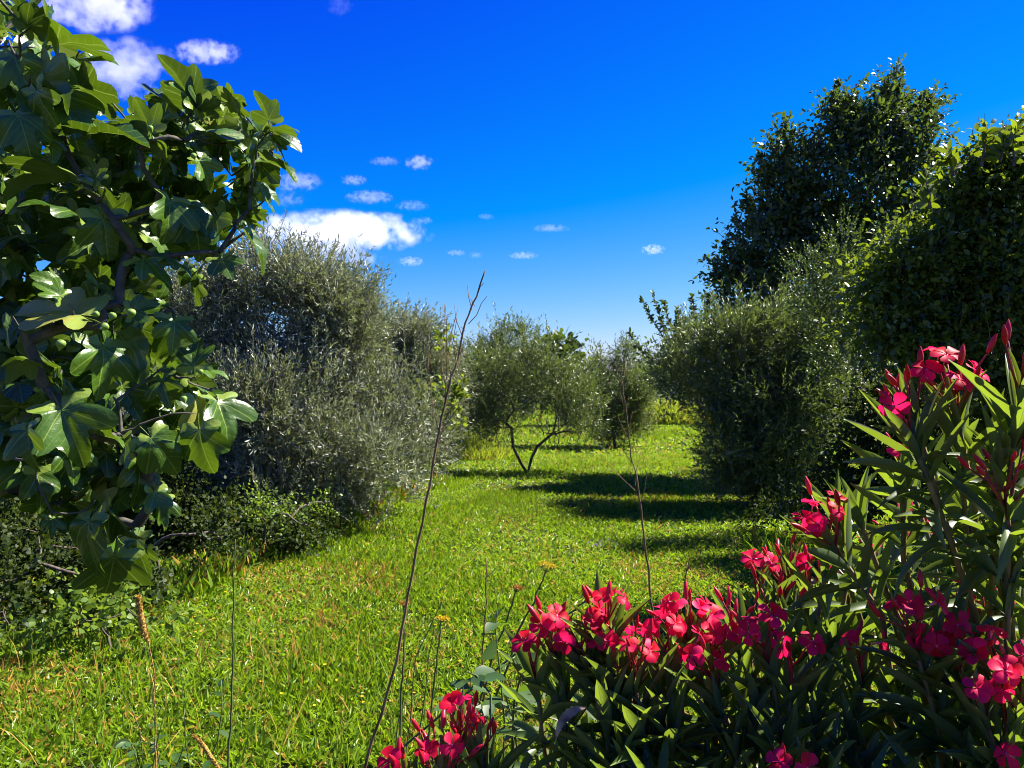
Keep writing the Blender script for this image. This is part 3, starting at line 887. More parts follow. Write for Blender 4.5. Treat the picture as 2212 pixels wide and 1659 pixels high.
# ------------------------------------------------------------------ the fig tree, near left
def fig_template(lobes, na=37, rings=(0.3, 0.62, 0.85, 1.0), seed=0, min_r=0.34, petiole=True, curl=0.16, fold=0.18):
    r_ = np.random.default_rng(seed)
    th = np.linspace(-math.radians(158), math.radians(158), na)
    R = np.full(na, min_r)
    for (deg, ln, b) in lobes:
        t0 = math.radians(deg)
        c, a_, b_ = 0.60 * ln, 0.40 * ln, b * ln
        u = th - t0
        dx, dy = np.cos(u), np.sin(u)
        A = dx ** 2 / a_ ** 2 + dy ** 2 / b_ ** 2
        B = -2 * dx * c / a_ ** 2
        Cc = c * c / a_ ** 2 - 1
        disc = B * B - 4 * A * Cc
        hit = (disc > 0) & (dx > 0)
        rr = np.where(hit, (-B + np.sqrt(np.maximum(disc, 0))) / (2 * A), 0)
        R = np.maximum(R, rr)
    # the sinuses are softened a little, the edge is wavy
    R = np.where(R <= min_r + 1e-6, min_r * (1.0 + 0.25 * np.cos(th)), R)
    R[1:-1] = 0.8 * R[1:-1] + 0.1 * R[2:] + 0.1 * R[:-2]
    R *= 1 + 0.02 * np.sin(th * 9 + r_.uniform(0, 6))
    V, F = [(0, 0, 0)], []
    ph = r_.uniform(0, 6, 4)
    for q in rings:
        for i in range(na):
            rr = R[i] * q
            x, y = math.sin(th[i]) * rr, math.cos(th[i]) * rr
            z = fold * abs(x) - curl * (x * x + y * y) * (1.0 if y > 0 else 1.3) * 1.5
            z += 0.035 * math.sin(3 * th[i] + ph[0]) * rr * 1.5 + 0.05 * math.sin(7 * th[i] + ph[1]) * q * rr
            z += -0.10 * max(0, y - 0.45) ** 1.5 + 0.03 * math.sin(9 * y + ph[2])
            V.append((x, y, z))
    for i in range(na - 1):
        F.append((0, 1 + i + 1, 1 + i))
    T = [tuple(f) for f in F]
    for k in range(len(rings) - 1):
        for i in range(na - 1):
            a, b = 1 + k * na + i, 1 + k * na + i + 1
            c, d = a + na, b + na
            T.append((a, b, d)); T.append((a, d, c))
    if petiole:
        n0 = len(V)
        for s in (0, 0.5, 1.0):
            for a in (0, 2.1, 4.2):
                V.append((0.014 * math.cos(a), -0.42 * s - (0.03 if s == 0 else 0) + 0.03 * (s == 0), -0.02 - 0.10 * s * s + 0.014 * math.sin(a)))
        for k in range(2):
            for j in range(3):
                a, b = n0 + k * 3 + j, n0 + k * 3 + (j + 1) % 3
                T.append((a, b, b + 3)); T.append((a, b + 3, a + 3))
    return np.array(V, float), np.array(T)


LOB = [[(0, 1.0, .25), (50, .90, .23), (-50, .88, .23), (106, .60, .25), (-106, .58, .25)],
       [(0, 1.0, .21), (48, .92, .19), (-47, .90, .20), (102, .64, .20), (-104, .62, .20)],
       [(0, 1.0, .34), (48, .84, .30), (-48, .82, .29), (102, .56, .30), (-102, .56, .30)],
       [(0, 1.0, .26), (54, .94, .25), (-44, .76, .28), (110, .56, .25), (-102, .54, .27)],
       [(0, 1.0, .40), (40, .74, .35), (-40, .78, .35), (95, .52, .34), (-95, .52, .34)],
       [(0, .98, .23), (46, .97, .21), (-52, .97, .21), (108, .56, .22), (-106, .6, .21)]]
FIG_HI = [fig_template(lb, 45, seed=i, curl=(0.16, .26, .36, .2, .40, .30)[i], fold=(.34, .42, .22, .5, .36, .55)[i]) for i, lb in enumerate(LOB)]
FIG_LO = [fig_template(lb, 25, (0.5, 1.0), seed=i, petiole=False) for i, lb in enumerate(LOB)]

FIG_POLY = [(-900, -500), (60, -500), (128, -60), (135, 20), (245, 70), (252, 125), (215, 185), (290, 200), (295, 168), (362, 185), (360, 112), (420, 130), (510, 175), (560, 205), (585, 195), (640, 245), (655, 300), (650, 378), (615, 430),
            (610, 480), (585, 520), (600, 590), (530, 570), (500, 560), (470, 600), (440, 640), (425, 690), (500, 750), (500, 830), (550, 880), (530, 960), (450, 1030), (380, 1020), (375, 1140), (330, 1160), (290, 1260), (240, 1315),
            (200, 1260), (120, 1170), (60, 1150), (0, 1080), (-900, 1200)]
fig_base = np.array((-2.75, 3.5, 0.))
fig = thing('fig_tree', 'fig tree with big glossy lobed leaves filling the left edge', 'fig tree', fig_base)
# shoot tips: the ones that make the outline are placed, the rest fill the crown behind them
FT = [(60, 40, 2.5), (175, 110, 2.6), (110, 90, 2.35), (175, 175, 2.75), (60, 150, 2.3), (410, 235, 2.45), (400, 190, 2.5), (330, 215, 2.6), (450, 205, 2.5), (300, 250, 2.6), (580, 270, 2.6), (560, 300, 2.55), (590, 330, 2.6), (520, 250, 2.6),
      (540, 350, 2.5), (560, 410, 2.65), (500, 380, 2.5), (500, 470, 2.6), (545, 490, 2.75), (440, 340, 2.45), (430, 430, 2.5), (400, 500, 2.55), (440, 560, 2.7), (330, 320, 2.4), (250, 300, 2.4), (180, 260, 2.35), (100, 250, 2.2), (40, 340, 2.1),
      (240, 690, 2.2), (300, 640, 2.3), (160, 640, 2.15), (90, 660, 2.1), (200, 600, 2.2), (380, 700, 2.5), (440, 790, 2.4), (400, 830, 2.35), (460, 870, 2.4), (480, 880, 2.45), (330, 800, 2.3), (240, 780, 2.2), (130, 770, 2.15), (60, 780, 2.1),
      (370, 930, 2.4), (430, 940, 2.5), (290, 880, 2.3), (180, 900, 2.2), (80, 880, 2.15), (250, 940, 2.3), (330, 1010, 2.35), (260, 1050, 2.3), (320, 1060, 2.4), (150, 1000, 2.25), (60, 1010, 2.2), (210, 1110, 2.3), (250, 1170, 2.35), (270, 1120, 2.4),
      (120, 1090, 2.3), (30, 940, 2.2), (20, 550, 2.2), (110, 520, 2.25), (210, 480, 2.3), (300, 470, 2.4), (20, 450, 2.3), (120, 400, 2.3), (220, 390, 2.4), (330, 560, 2.5), (260, 550, 2.4), (350, 400, 2.4), (20, 200, 2.3), (0, 90, 2.4), (70, 720, 2.3), (-20, 560, 2.4), (20, 640, 2.5), (60, 480, 2.6), (-30, 780, 2.4), (-40, 1050, 2.4), (20, 1060, 2.35), (90, 1050, 2.4), (280, 1130, 2.4), (300, 1085, 2.4), (200, 1150, 2.4), (40, 850, 2.5), (110, 860, 2.5), (-20, 1000, 2.4)]
# leaves seen one by one: (stalk end x, y, leaf tip x, y, outlook) - g turned to the sun's glare, u seen from below, d facing the camera
HERO = [(123, 97, 245, 80, 'u'), (195, 133, 248, 113, 'u'), (93, 167, 183, 240, 'u'), (173, 190, 273, 203, 'u'), (80, 197, 117, 283, 'd'), (123, 197, 183, 297, 'g'), (97, 287, 133, 347, 'g'), (157, 393, 3, 360, 'g'), (388, 253, 328, 170, 'u'),
        (420, 230, 397, 160, 'u'), (430, 238, 427, 157, 'u'), (430, 238, 480, 213, 'u'), (410, 217, 367, 117, 'u'), (493, 220, 540, 213, 'u'), (493, 222, 557, 263, 'u'), (580, 260, 563, 197, 'u'), (590, 283, 637, 253, 'u'), (590, 290, 650, 293, 'd'),
        (587, 303, 627, 340, 'u'), (580, 350, 653, 370, 'u'), (460, 297, 560, 310, 'u'), (413, 310, 460, 327, 'g'), (323, 277, 360, 263, 'u'), (323, 277, 293, 207, 'u'), (187, 290, 317, 267, 'g'), (208, 383, 193, 333, 'u'), (223, 473, 240, 570, 'g'),
        (403, 443, 462, 480, 'g'), (413, 463, 450, 540, 'u'), (367, 437, 377, 517, 'g'), (467, 467, 493, 533, 'u'), (563, 403, 613, 423, 'g'), (580, 440, 597, 465, 'u'), (550, 460, 583, 473, 'u'), (533, 510, 593, 583, 'u'), (430, 347, 470, 403, 'd'),
        (513, 320, 550, 353, 'u'), (173, 680, 22, 650, 'g'), (245, 643, 213, 600, 'u'), (222, 750, 230, 860, 'g'), (377, 693, 377, 763, 'g'), (420, 790, 423, 716, 'd'), (440, 800, 490, 793, 'u'), (393, 816, 333, 830, 'g'), (470, 870, 520, 950, 'g'),
        (423, 863, 447, 943, 'g'), (430, 930, 443, 1026, 'd'), (90, 850, 80, 893, 'u'), (133, 886, 187, 1000, 'd'), (267, 956, 283, 1016, 'u'), (327, 946, 393, 1020, 'd'), (300, 1003, 307, 1093, 'g'), (333, 1066, 360, 1130, 'u'), (273, 736, 340, 813, 'u'),
        (287, 673, 340, 650, 'u'), (213, 940, 280, 936, 'u'), (150, 970, 173, 1043, 'g'), (80, 1026, 103, 1106, 'd'), (193, 1126, 160, 1246, 'd'), (247, 1203, 230, 1309, 'g'), (297, 1166, 300, 1253, 'd'), (113, 1120, 117, 1156, 'g'), (350, 1080, 370, 1139, 'g'),
        (240, 1100, 275, 1190, 'd'), (60, 60, 110, 10, 'u'), (100, 40, 130, 100, 'u'), (30, 120, 60, 210, 'd'), (40, 250, 70, 330, 'd'), (330, 330, 400, 350, 'u'), (310, 560, 370, 600, 'd'), (480, 560, 500, 600, 'd'), (360, 560, 420, 570, 'u'),
        (60, 780, 20, 800, 'u'), (130, 640, 80, 600, 'g'), (20, 700, 10, 760, 'd'), (350, 820, 360, 880, 'd'), (240, 880, 230, 940, 'd'), (60, 930, 50, 1020, 'd'), (210, 620, 200, 560, 'u'), (560, 300, 520, 360, 'd')]
HL = []
for (bx, by, tx, ty, k) in HERO:
    d = 2.15 + 0.40 * min(1, max(0, bx / 600)) + rng.uniform(-.06, .06)
    if by > 980: d += .12
    a, b2 = at(bx, by, d), at(tx, ty, d + rng.uniform(-.05, .03))
    if k == 'u' and rng.random() < .4: k = 't'
    nrm = {'t': (.42, -.22, .85), 'g': (.72, -.42, .52), 'u': (.05, .55, .75), 'd': (-.2, -.55, .75)}[k]
    HL.append((a, b2 - a, unit(np.array(nrm) + rng.normal(size=3) * .22), np.linalg.norm(b2 - a) * .95))
tips = [at(x, y, d + .38) for x, y, d in FT]
nn = 0
while nn < 250:
    px, py = rng.uniform(-500, 560), rng.uniform(-300, 1180)
    if inside(FIG_POLY, np.array([px, px + 70, px, px]), np.array([py, py, py - 60, py + 60])).all():
        tips.append(at(px, py, rng.uniform(2.6, 4.1)))
        nn += 1
nn = 0
while nn < 70:
    px, py = rng.uniform(-150, 440), rng.uniform(120, 1120)
    if inside(FIG_POLY, np.array([px, px + 110, px, px]), np.array([py, py, py - 90, py + 60])).all():
        tips.append(at(px, py, rng.uniform(3.2, 4.4)))
        nn += 1
leaf_tips = list(tips)
for (a, v, nrm, L) in HL:                       # the shoots that carry the single leaves
    q_ = a - unit(v) * L * .40
    if min(np.linalg.norm(q_ - t_) for t_ in tips) > .05:
        tips.append(q_)
# wood: trunk and the boughs that reach the tips
chains = skeleton([fig_base + (0, 0, -.05), fig_base + (.05, 0, .45), fig_base + (0.0, -.05, .9), fig_base + (.1, -.15, 1.3)], tips, 0.0030, 0.44, 0.16)
link('trunk', Wood().add(chains[0][0] - fig_base, np.maximum(chains[0][1], .05), 10).mesh('trunk', M_FIGWOOD), fig)
rest = Wood()
for i, (pts, rad) in enumerate(sorted(chains[1:], key=lambda c: -c[1].max() * np.linalg.norm(c[0][-1] - c[0][0]))):
    if i < 40:
        link('branch', Wood().add(pts - fig_base, rad, 7).mesh('branch', M_FIGWOOD), fig)
    else:
        rest.add(pts - fig_base, rad, 5)
tag(link('twigs', rest.mesh('twigs', M_FIGWOOD), fig), kind='stuff')
# leaves round every tip
LP, LD, LN, LL = [], [], [], []
for t in leaf_tips:
    n = int(rng.integers(4, 8))
    ax = unit(np.array((0.35, -0.35, 0.55)) + rng.normal(size=3) * .45)
    a0 = rng.uniform(0, 6.28)
    side = unit(np.cross(ax, (0.2, .9, .1)))
    oth = np.cross(ax, side)
    for j in range(n):
        a = a0 + j * 2.39996
        f = j / n
        d = unit(ax * (1.1 - 1.9 * f) + (side * math.cos(a) + oth * math.sin(a)) * (0.45 + .6 * f) - UP * (0.55 * f) + rng.normal(size=3) * .25)
        L = rng.uniform(0.085, 0.158) * (0.72 + .3 * f)
        nrm = unit(np.array((0.2, -0.35, 0.6)) + rng.normal(size=3) * .75)
        LP.append(t - ax * 0.10 * f + d * L * .42)
        LD.append(d); LN.append(nrm); LL.append(L)
LP, LD, LN, LL = map(np.array, (LP, LD, LN, LL))
x1, y1 = project(LP + LD * LL[:, None] * 0.95)
x0, y0 = project(LP + LD * LL[:, None] * 0.5)
ok = inside(FIG_POLY, x0, y0) & (LP[:, 1] > 1.95)
for dx_, dy_ in ((38, 0), (-38, 0), (0, 34), (0, -38), (26, -26)):
    ok &= inside(FIG_POLY, x1 + dx_, y1 + dy_)
LP, LD, LN, LL = LP[ok], LD[ok], LN[ok], LL[ok]
px, py = project(LP + LD * LL[:, None] * 0.5)
vis = (px > -40) & (px < 700) & (py > -60) & (py < 1400)
score = np.where(vis, LL / LP[:, 1], 0) * rng.uniform(0.9, 1.1, len(LL))
order = np.argsort(-score)
hero, fill = order[:300 - len(HL)], order[300 - len(HL):]


def frame(D, N):
    D = unit(D); N = unit(N - D * np.dot(N, D))
    return D, N, np.cross(D, N)


def leaf_matrix(P, D, N, L, W=None):
    D, N, X = frame(D, N)
    W = L if W is None else W
    return Matrix(((X[0] * W, D[0] * L, N[0] * L, P[0]), (X[1] * W, D[1] * L, N[1] * L, P[1]), (X[2] * W, D[2] * L, N[2] * L, P[2]), (0, 0, 0, 1)))


fig_mesh = [mesh_np('leaf', v, f, M_FIGLEAF, v[:, :2], np.zeros(len(v))) for v, f in FIG_HI]
for (a, v, nrm, L) in HL:
    k = int(rng.choice([0, 1, 3, 5, 2, 0, 1, 4, 5]))
    link('leaf', fig_mesh[k], fig, leaf_matrix(a - fig_base, v, nrm, L, L * rng.uniform(.85, 1.0)))
for i in hero:
    link('leaf', fig_mesh[int(rng.choice([0, 1, 2, 3, 4, 5, 0, 1, 3, 5]))], fig, leaf_matrix(LP[i] - fig_base, LD[i], LN[i], LL[i], LL[i] * rng.uniform(.85, 1.05)))
parts = []
for k in range(len(FIG_LO)):
    s = fill[k::len(FIG_LO)]
    parts.append(leaves(FIG_LO[k], LP[s] - fig_base, LD[s], LN[s], LL[s], LL[s]))
V, F, U, T = joined(parts)
tag(link('leaves', mesh_np('leaves', V, F, M_FIGLEAF, U, T), fig), kind='stuff')


def lathe(prof, sides=10):
    prof = np.array(prof, float)
    a = np.arange(sides) / sides * 2 * np.pi
    V = np.concatenate([np.stack([r * np.cos(a), r * np.sin(a), np.full(sides, z)], -1) for r, z in prof])
    F = [(i * sides + j, i * sides + (j + 1) % sides, (i + 1) * sides + (j + 1) % sides, (i + 1) * sides + j) for i in range(len(prof) - 1) for j in range(sides)]
    return V, np.array(F)


v, f = lathe([(.0005, 0), (.003, .001), (.004, .006), (.008, .011), (.0135, .019), (.0145, .026), (.011, .032), (.004, .035), (.0005, .0352)], 12)
fig_fruit = mesh_np('fig', v, f, M_FIG)
for (px, py, d) in [(412, 288, 2.33), (421, 345, 2.3), (330, 287, 2.3), (195, 680, 2.05), (238, 693, 2.0), (282, 690, 2.03), (215, 712, 2.05), (128, 758, 2.0), (438, 812, 2.22), (555, 312, 2.4), (185, 152, 2.5), (400, 872, 2.25)]:
    p = at(px, py, d) - fig_base
    dz = unit(np.array((0.2, -.3, .8)) + rng.normal(size=3) * .5)
    link('fig', fig_fruit, fig, Matrix.Translation(Vector(p)) @ Vector(dz).to_track_quat('Z', 'Y').to_matrix().to_4x4() @ Matrix.Scale(rng.uniform(.55, .85), 4))

# ------------------------------------------------------------------ oleanders
def lance_template(bend, seed, rows=6, fold=.10):
    r_ = np.random.default_rng(seed)
    V, F = [], []
    for i in range(rows + 1):
        t = i / rows
        w = 0.5 * math.sin(math.pi * min(1, t * 0.94 + 0.05)) ** 0.8 * (1 - 0.15 * t) if i < rows else 0.02
        if i == 0: w = 0.07
        a = bend * t
        y = math.sin(a) / bend if abs(bend) > 1e-3 else t
        z = -(1 - math.cos(a)) / bend if abs(bend) > 1e-3 else 0
        zz = fold * w * 0.35
        V += [(-w, y, z + zz + .01 * math.sin(5 * t + seed)), (0, y, z), (w, y, z + zz - .01 * math.sin(4 * t + seed))]
    for i in range(rows):
        for j in (0, 1):
            a = i * 3 + j
            F.append((a, a + 1, a + 4, a + 3))
    V = np.array(V, float)
    return V, np.array(F), np.stack([V[:, 0], np.repeat(np.linspace(0, 1, rows + 1), 3)], -1)


LANCE = [lance_template(b_, i, fold=f_) for i, (b_, f_) in enumerate([(0.05, .5), (0.35, .6), (0.7, .4), (1.1, .5), (-0.2, .6), (1.6, .5)])]
lance_mesh = [mesh_np('leaf', v, f, M_OLEAF, u, np.zeros(len(v))) for v, f, u in LANCE]


def petal_mesh():
    """obovate slightly twisted petal, base at the origin, along +y"""
    rows = [(0, .06), (.22, .16), (.45, .33), (.68, .46), (.88, .43), (1.0, .22)]
    V, F = [], []
    for i, (y, w) in enumerate(rows):
        for k, x in enumerate((-1, -.3, .45, 1)):
            xx = x * w + .10 * y * y
            yy = y - (.06 * x * x * (1 if i == len(rows) - 1 else .3))
            V.append((xx, yy, .25 * y - .42 * y ** 2.5 + .10 * x * w + .05 * x * x))
    for i in range(len(rows) - 1):
        for j in range(3):
            a = i * 4 + j
            F.append((a, a + 1, a + 5, a + 4))
    V = np.array(V, float)
    return mesh_np('petal', V, np.array(F), M_PETAL, V[:, :2], np.zeros(len(V)))


PETAL = petal_mesh()
v, f = lathe([(.03, -.95), (.05, -.6), (.10, -.3), (.15, -.05), (.13, .02), (.05, -.04), (.01, .03)], 8)
TUBE = mesh_np('flower', v, f, M_THROAT)
v, f = lathe([(.02, 0), (.09, .10), (.12, .3), (.14, .5), (.11, .72), (.05, .92), (.008, 1.0)], 7)
BUD = mesh_np('bud', v, f, M_BUD, v[:, :2], np.zeros(len(v)))


def add_flower(parent, base, P, face, size):
    q = Vector(face).to_track_quat('Z', 'Y').to_matrix().to_4x4()
    spin = Matrix.Rotation(rng.uniform(0, 6.28), 4, 'Z')
    fo = link('flower', TUBE, parent, Matrix.Translation(Vector(P - base)) @ q @ spin @ Matrix.Scale(size, 4))
    op = rng.uniform(-.35, .25)
    for k in range(5):
        M = Matrix.Rotation(k * 2 * math.pi / 5 + rng.normal() * .08, 4, 'Z') @ Matrix.Translation((0, .09, .0)) @ Matrix.Rotation(.25 + op + rng.normal() * .12, 4, 'X') @ Matrix.Rotation(.22 + rng.normal() * .1, 4, 'Y') @ Matrix.Diagonal((rng.uniform(.92, 1.12), rng.uniform(.95, 1.1), 1, 1))
        link('petal', PETAL, fo, M)
    return fo


def oleander(label, base, heads, shoots, group):
    """heads: (px, py, depth, flowers, buds, spread in m); shoots: (px, py, depth) leafy tips without flowers"""
    base = np.asarray(base, float)
    t = thing('oleander_shrub', label, 'oleander', base, group)
    P_, D_, N_, L_, W_, K_ = [], [], [], [], [], []
    for (px, py, d, nf, nb, sp) in [(*h, 0, 0, 0.) if len(h) == 3 else h for h in heads + shoots]:
        nf = int(math.ceil(nf * .75)); sp *= 1.08
        head = at(px, py, d)
        flowering = nf + nb > 0
        lean = unit(np.array((head[0] - base[0], (head[1] - base[1]) * .5, 1.5)) + rng.normal(size=3) * .15)
        top = head - lean * (0.085 if flowering else 0.10)
        foot = base + np.array((rng.normal() * .08, rng.normal() * .08, -.02))
        c1 = foot + np.array((0, 0, top[2] * .5)) + (top - foot) * np.array((.15, .15, 0))
        s = np.linspace(0, 1, 10)[:, None]
        pts = (1 - s) ** 3 * foot + 3 * (1 - s) ** 2 * s * c1 + 3 * (1 - s) * s ** 2 * (top - lean * top[2] * .25) + s ** 3 * top
        pts[1:-1] += rng.normal(size=(8, 3)) * .008
        link('stem', Wood().add(pts - base, np.linspace(.013, .0042, 10), 6).mesh('stem', M_OLEWOOD), t)
        # whorls of three leaves, crowded near the tip
        seglen = np.concatenate([[0], np.cumsum(np.linalg.norm(np.diff(pts, axis=0), axis=1))])
        s_here, k = 0.005, 0
        a0 = rng.uniform(0, 6.28)
        while s_here < 0.62 and s_here < seglen[-1] * .6:
            u = seglen[-1] - s_here
            p = np.array([np.interp(u, seglen, pts[:, i]) for i in range(3)])
            p2 = np.array([np.interp(u - .03, seglen, pts[:, i]) for i in range(3)])
            ax = unit(p - p2)
            sd_ = unit(np.cross(ax, (0.1, 1, .2))); ot = np.cross(ax, sd_)
            ang = math.radians(np.clip(22 + s_here * 190 + rng.normal() * 10, 14, 88))
            for j in range(3):
                if s_here > .2 and rng.random() < .42: continue
                a = a0 + k * 1.05 + j * 2.094 + rng.normal() * .15
                rad_ = sd_ * math.cos(a) + ot * math.sin(a)
                dd = unit(ax * math.cos(ang) + rad_ * math.sin(ang) + rng.normal(size=3) * .07)
                L = rng.uniform(.115, .175) * (0.72 if s_here < .02 else 1)
                P_.append(p); D_.append(dd); N_.append(unit(ax * math.sin(ang) - rad_ * math.cos(ang) + rng.normal(size=3) * .18)); L_.append(L); W_.append(L * rng.uniform(.125, .175))
                K_.append(int(rng.choice([0, 1, 4, 0, 1] if s_here < .12 else [1, 2, 3, 5, 2])))
            s_here += .030 + .075 * min(1, s_here / .25)
            k += 1
        if flowering:
            w = Wood()
            tot = nf + nb
            sd_ = unit(np.cross(lean, (0.1, 1, .2))); ot = np.cross(lean, sd_)
            joint = [top + lean * .02, top + lean * .05]
            w.add([top - lean * .01, top + lean * .03, top + lean * .06], [.0035, .003, .0025], 5)
            kinds = ['f'] * nf + ['b'] * nb
            for j, kd in enumerate(kinds):
                a = j * 2.39996 + rng.uniform(0, .6)
                rad_ = sd_ * math.cos(a) + ot * math.sin(a)
                h = rng.uniform(.2, 1.0) if kd == 'f' else rng.uniform(.3, 1.25)
                o_ = math.sqrt((j + .5) / tot) if kd == 'f' else rng.uniform(.3, 1.1)
                tip = head + rad_ * sp * o_ + lean * sp * (h - .55) * .9
                j0 = joint[j % 2]
                mid = (j0 + tip) / 2 + rad_ * sp * .1 + lean * .004
                w.add([j0, mid, tip], [.0022, .0018, .0016], 5)
                if kd == 'f':
                    fc = unit(rad_ * .75 + lean * .4 + np.array((.22, -0.55, .45)) + rng.normal(size=3) * .35)
                    sz = rng.uniform(.018, .0235)
                    add_flower(t, base, tip + fc * sz * .95, fc, sz)
                else:
                    bd = unit(tip - j0 + lean * .03 + rng.normal(size=3) * .02)
                    M = Matrix.Translation(Vector(tip - base)) @ Vector(bd).to_track_quat('Z', 'Y').to_matrix().to_4x4() @ Matrix.Scale(rng.uniform(.022, .042), 4)
                    link('bud', BUD, t, M)
            link('flower_stalk', w.mesh('flower_stalk', M_REDSTEM), t, Matrix.Translation(Vector(-base)))
    P_, D_, N_, L_, W_, K_ = map(np.array, (P_, D_, N_, L_, W_, K_))
    ok = P_[:, 1] > .75
    P_, D_, N_, L_, W_, K_ = P_[ok], D_[ok], N_[ok], L_[ok], W_[ok], K_[ok]
    x, y = project(P_ + D_ * L_[:, None] * .5)
    vis = (x > -30) & (x < 2240) & (y > -30) & (y < 1690)
    order = np.argsort(-np.where(vis, L_ / P_[:, 1], 0))
    nh = min(300, int(vis.sum()))
    for i in order[:nh]:
        link('leaf', lance_mesh[K_[i]], t, leaf_matrix(P_[i] - base, D_[i], N_[i], L_[i], W_[i]))
    parts = []
    for k in range(len(LANCE)):
        s = order[nh:][K_[order[nh:]] == k]
        if len(s):
            V, F, U, T = leaves(LANCE[k][:2], P_[s] - base, D_[s], N_[s], L_[s], W_[s])
            parts.append((V, F, np.tile(LANCE[k][2], (len(s), 1)), T))
    V, F, U, T = joined(parts)
    tag(link('leaves', mesh_np('leaves', V, F, M_OLEAF, U, T), t), kind='stuff')
    return t


G_OLE = 'flowering oleander shrubs'
oleander('tallest oleander at the right edge, its red flower heads rising against the dark trees', (1.12, 1.75, 0),
         [(2055, 812, 1.35, 8, 7, .055), (1935, 860, 1.33, 1, 4, .030), (1955, 830, 1.36, 0, 5, .035), (1772, 1118, 1.45, 7, 4, .05), (1940, 972, 1.9, 2, 2, .03), (2168, 1020, 1.25, 0, 9, .05), (2215, 770, 1.25, 0, 5, .04),
          (1950, 1118, 2.3, 5, 4, .06), (2030, 1158, 2.2, 6, 4, .06), (1965, 1325, 1.3, 4, 3, .045), (2015, 1360, 1.32, 5, 1, .05), (2075, 1385, 1.3, 4, 1, .05), (2140, 1400, 1.25, 4, 1, .05), (2195, 1430, 1.2, 4, 0, .05),
          (2110, 1300, 1.45, 4, 2, .05), (2115, 1475, 1.2, 2, 0, .03), (2185, 1490, 1.2, 3, 0, .03), (2210, 1640, 1.15, 1, 1, .02)],
         [(1962, 950, 1.38), (2165, 880, 1.3), (2215, 820, 1.25), (2070, 890, 1.45), (1820, 1010, 1.5), (1795, 1020, 1.6), (2180, 1130, 1.3), (2100, 1080, 1.5), (2050, 1010, 1.5), (2250, 1050, 1.3), (2000, 1230, 1.7), (2080, 1210, 1.8),
          (2170, 1250, 1.6), (1950, 1240, 1.9), (2220, 1330, 1.5), (2060, 1500, 1.3), (2150, 1560, 1.2), (1990, 1520, 1.4), (2230, 1560, 1.25), (1930, 1440, 1.4), (2100, 1640, 1.2), (2000, 1640, 1.2)], G_OLE)
oleander('middle oleander with many red flower heads along the bottom right', (0.62, 1.85, 0),
         [(1640, 1360, 1.4, 4, 4, .045), (1715, 1405, 1.38, 3, 1, .03), (1595, 1320, 1.5, 0, 6, .04), (1635, 1225, 1.75, 3, 2, .03), (1690, 1210, 1.75, 0, 10, .055), (1755, 1230, 1.75, 3, 4, .04), (1835, 1245, 1.8, 4, 3, .045), (1680, 1275, 1.7, 0, 8, .05),
          (1475, 1325, 1.5, 7, 5, .05), (1430, 1365, 1.48, 3, 3, .035), (1545, 1365, 1.45, 4, 2, .035), (1520, 1420, 1.42, 5, 3, .04), (1860, 1388, 1.4, 2, 1, .02), (1700, 1650, 1.2, 2, 1, .02), (1900, 1190, 2.0, 3, 3, .04)],
         [(1800, 1130, 1.6), (1840, 1160, 1.7), (1620, 1290, 1.6), (1720, 1290, 1.6), (1790, 1300, 1.55), (1870, 1290, 1.6), (1560, 1430, 1.45), (1640, 1440, 1.4), (1760, 1450, 1.4), (1850, 1470, 1.4), (1590, 1530, 1.35), (1690, 1540, 1.3), (1800, 1560, 1.3), (1880, 1560, 1.3), (1640, 1620, 1.25),
          (1760, 1640, 1.2), (1860, 1650, 1.2), (1520, 1600, 1.35), (1930, 1650, 1.2), (1780, 1380, 1.5), (1940, 1380, 1.5)], G_OLE)
oleander('low oleander with pink-red flowers at the bottom centre, left of the middle shrub', (0.30, 1.80, 0),
         [(1245, 1362, 1.45, 6, 3, .05), (1180, 1355, 1.45, 2, 4, .03), (1148, 1405, 1.45, 1, 2, .015), (1318, 1300, 1.45, 2, 2, .02), (1295, 1318, 1.45, 0, 3, .03), (1370, 1400, 1.42, 3, 5, .04), (1300, 1380, 1.45, 3, 2, .03)],
         [(1300, 1440, 1.42), (1270, 1400, 1.45), (1340, 1360, 1.5), (1420, 1440, 1.4), (1380, 1480, 1.4), (1220, 1460, 1.45), (1460, 1500, 1.38), (1340, 1540, 1.35), (1420, 1600, 1.3), (1270, 1590, 1.4)], G_OLE)
oleander('smallest oleander sprig with one red flower head and upright buds at the bottom centre', (-0.08, 1.62, 0),
         [(1000, 1545, 1.42, 4, 5, .035), (945, 1625, 1.38, 2, 9, .055), (1035, 1580, 1.42, 0, 5, .035), (865, 1652, 1.38, 1, 3, .02)],
         [(1040, 1600, 1.42), (1080, 1640, 1.4), (1010, 1690, 1.35)], G_OLE)
# withered grey leaf hanging in the shrub
V, F, U = lance_template(1.2, 3, fold=1.0)
wl_ = link('withered_leaf', mesh_np('withered_leaf', V, F, M_DRYLEAF, U))
wl_.matrix_basis = leaf_matrix(at(1265, 1530, 1.3), unit(np.array((-.9, -.2, -.35))), unit(np.array((-.3, -.5, .8))), .085, .02)
tag(wl_, 'withered pale curled leaf caught among the low oleander stems', 'dead leaf')

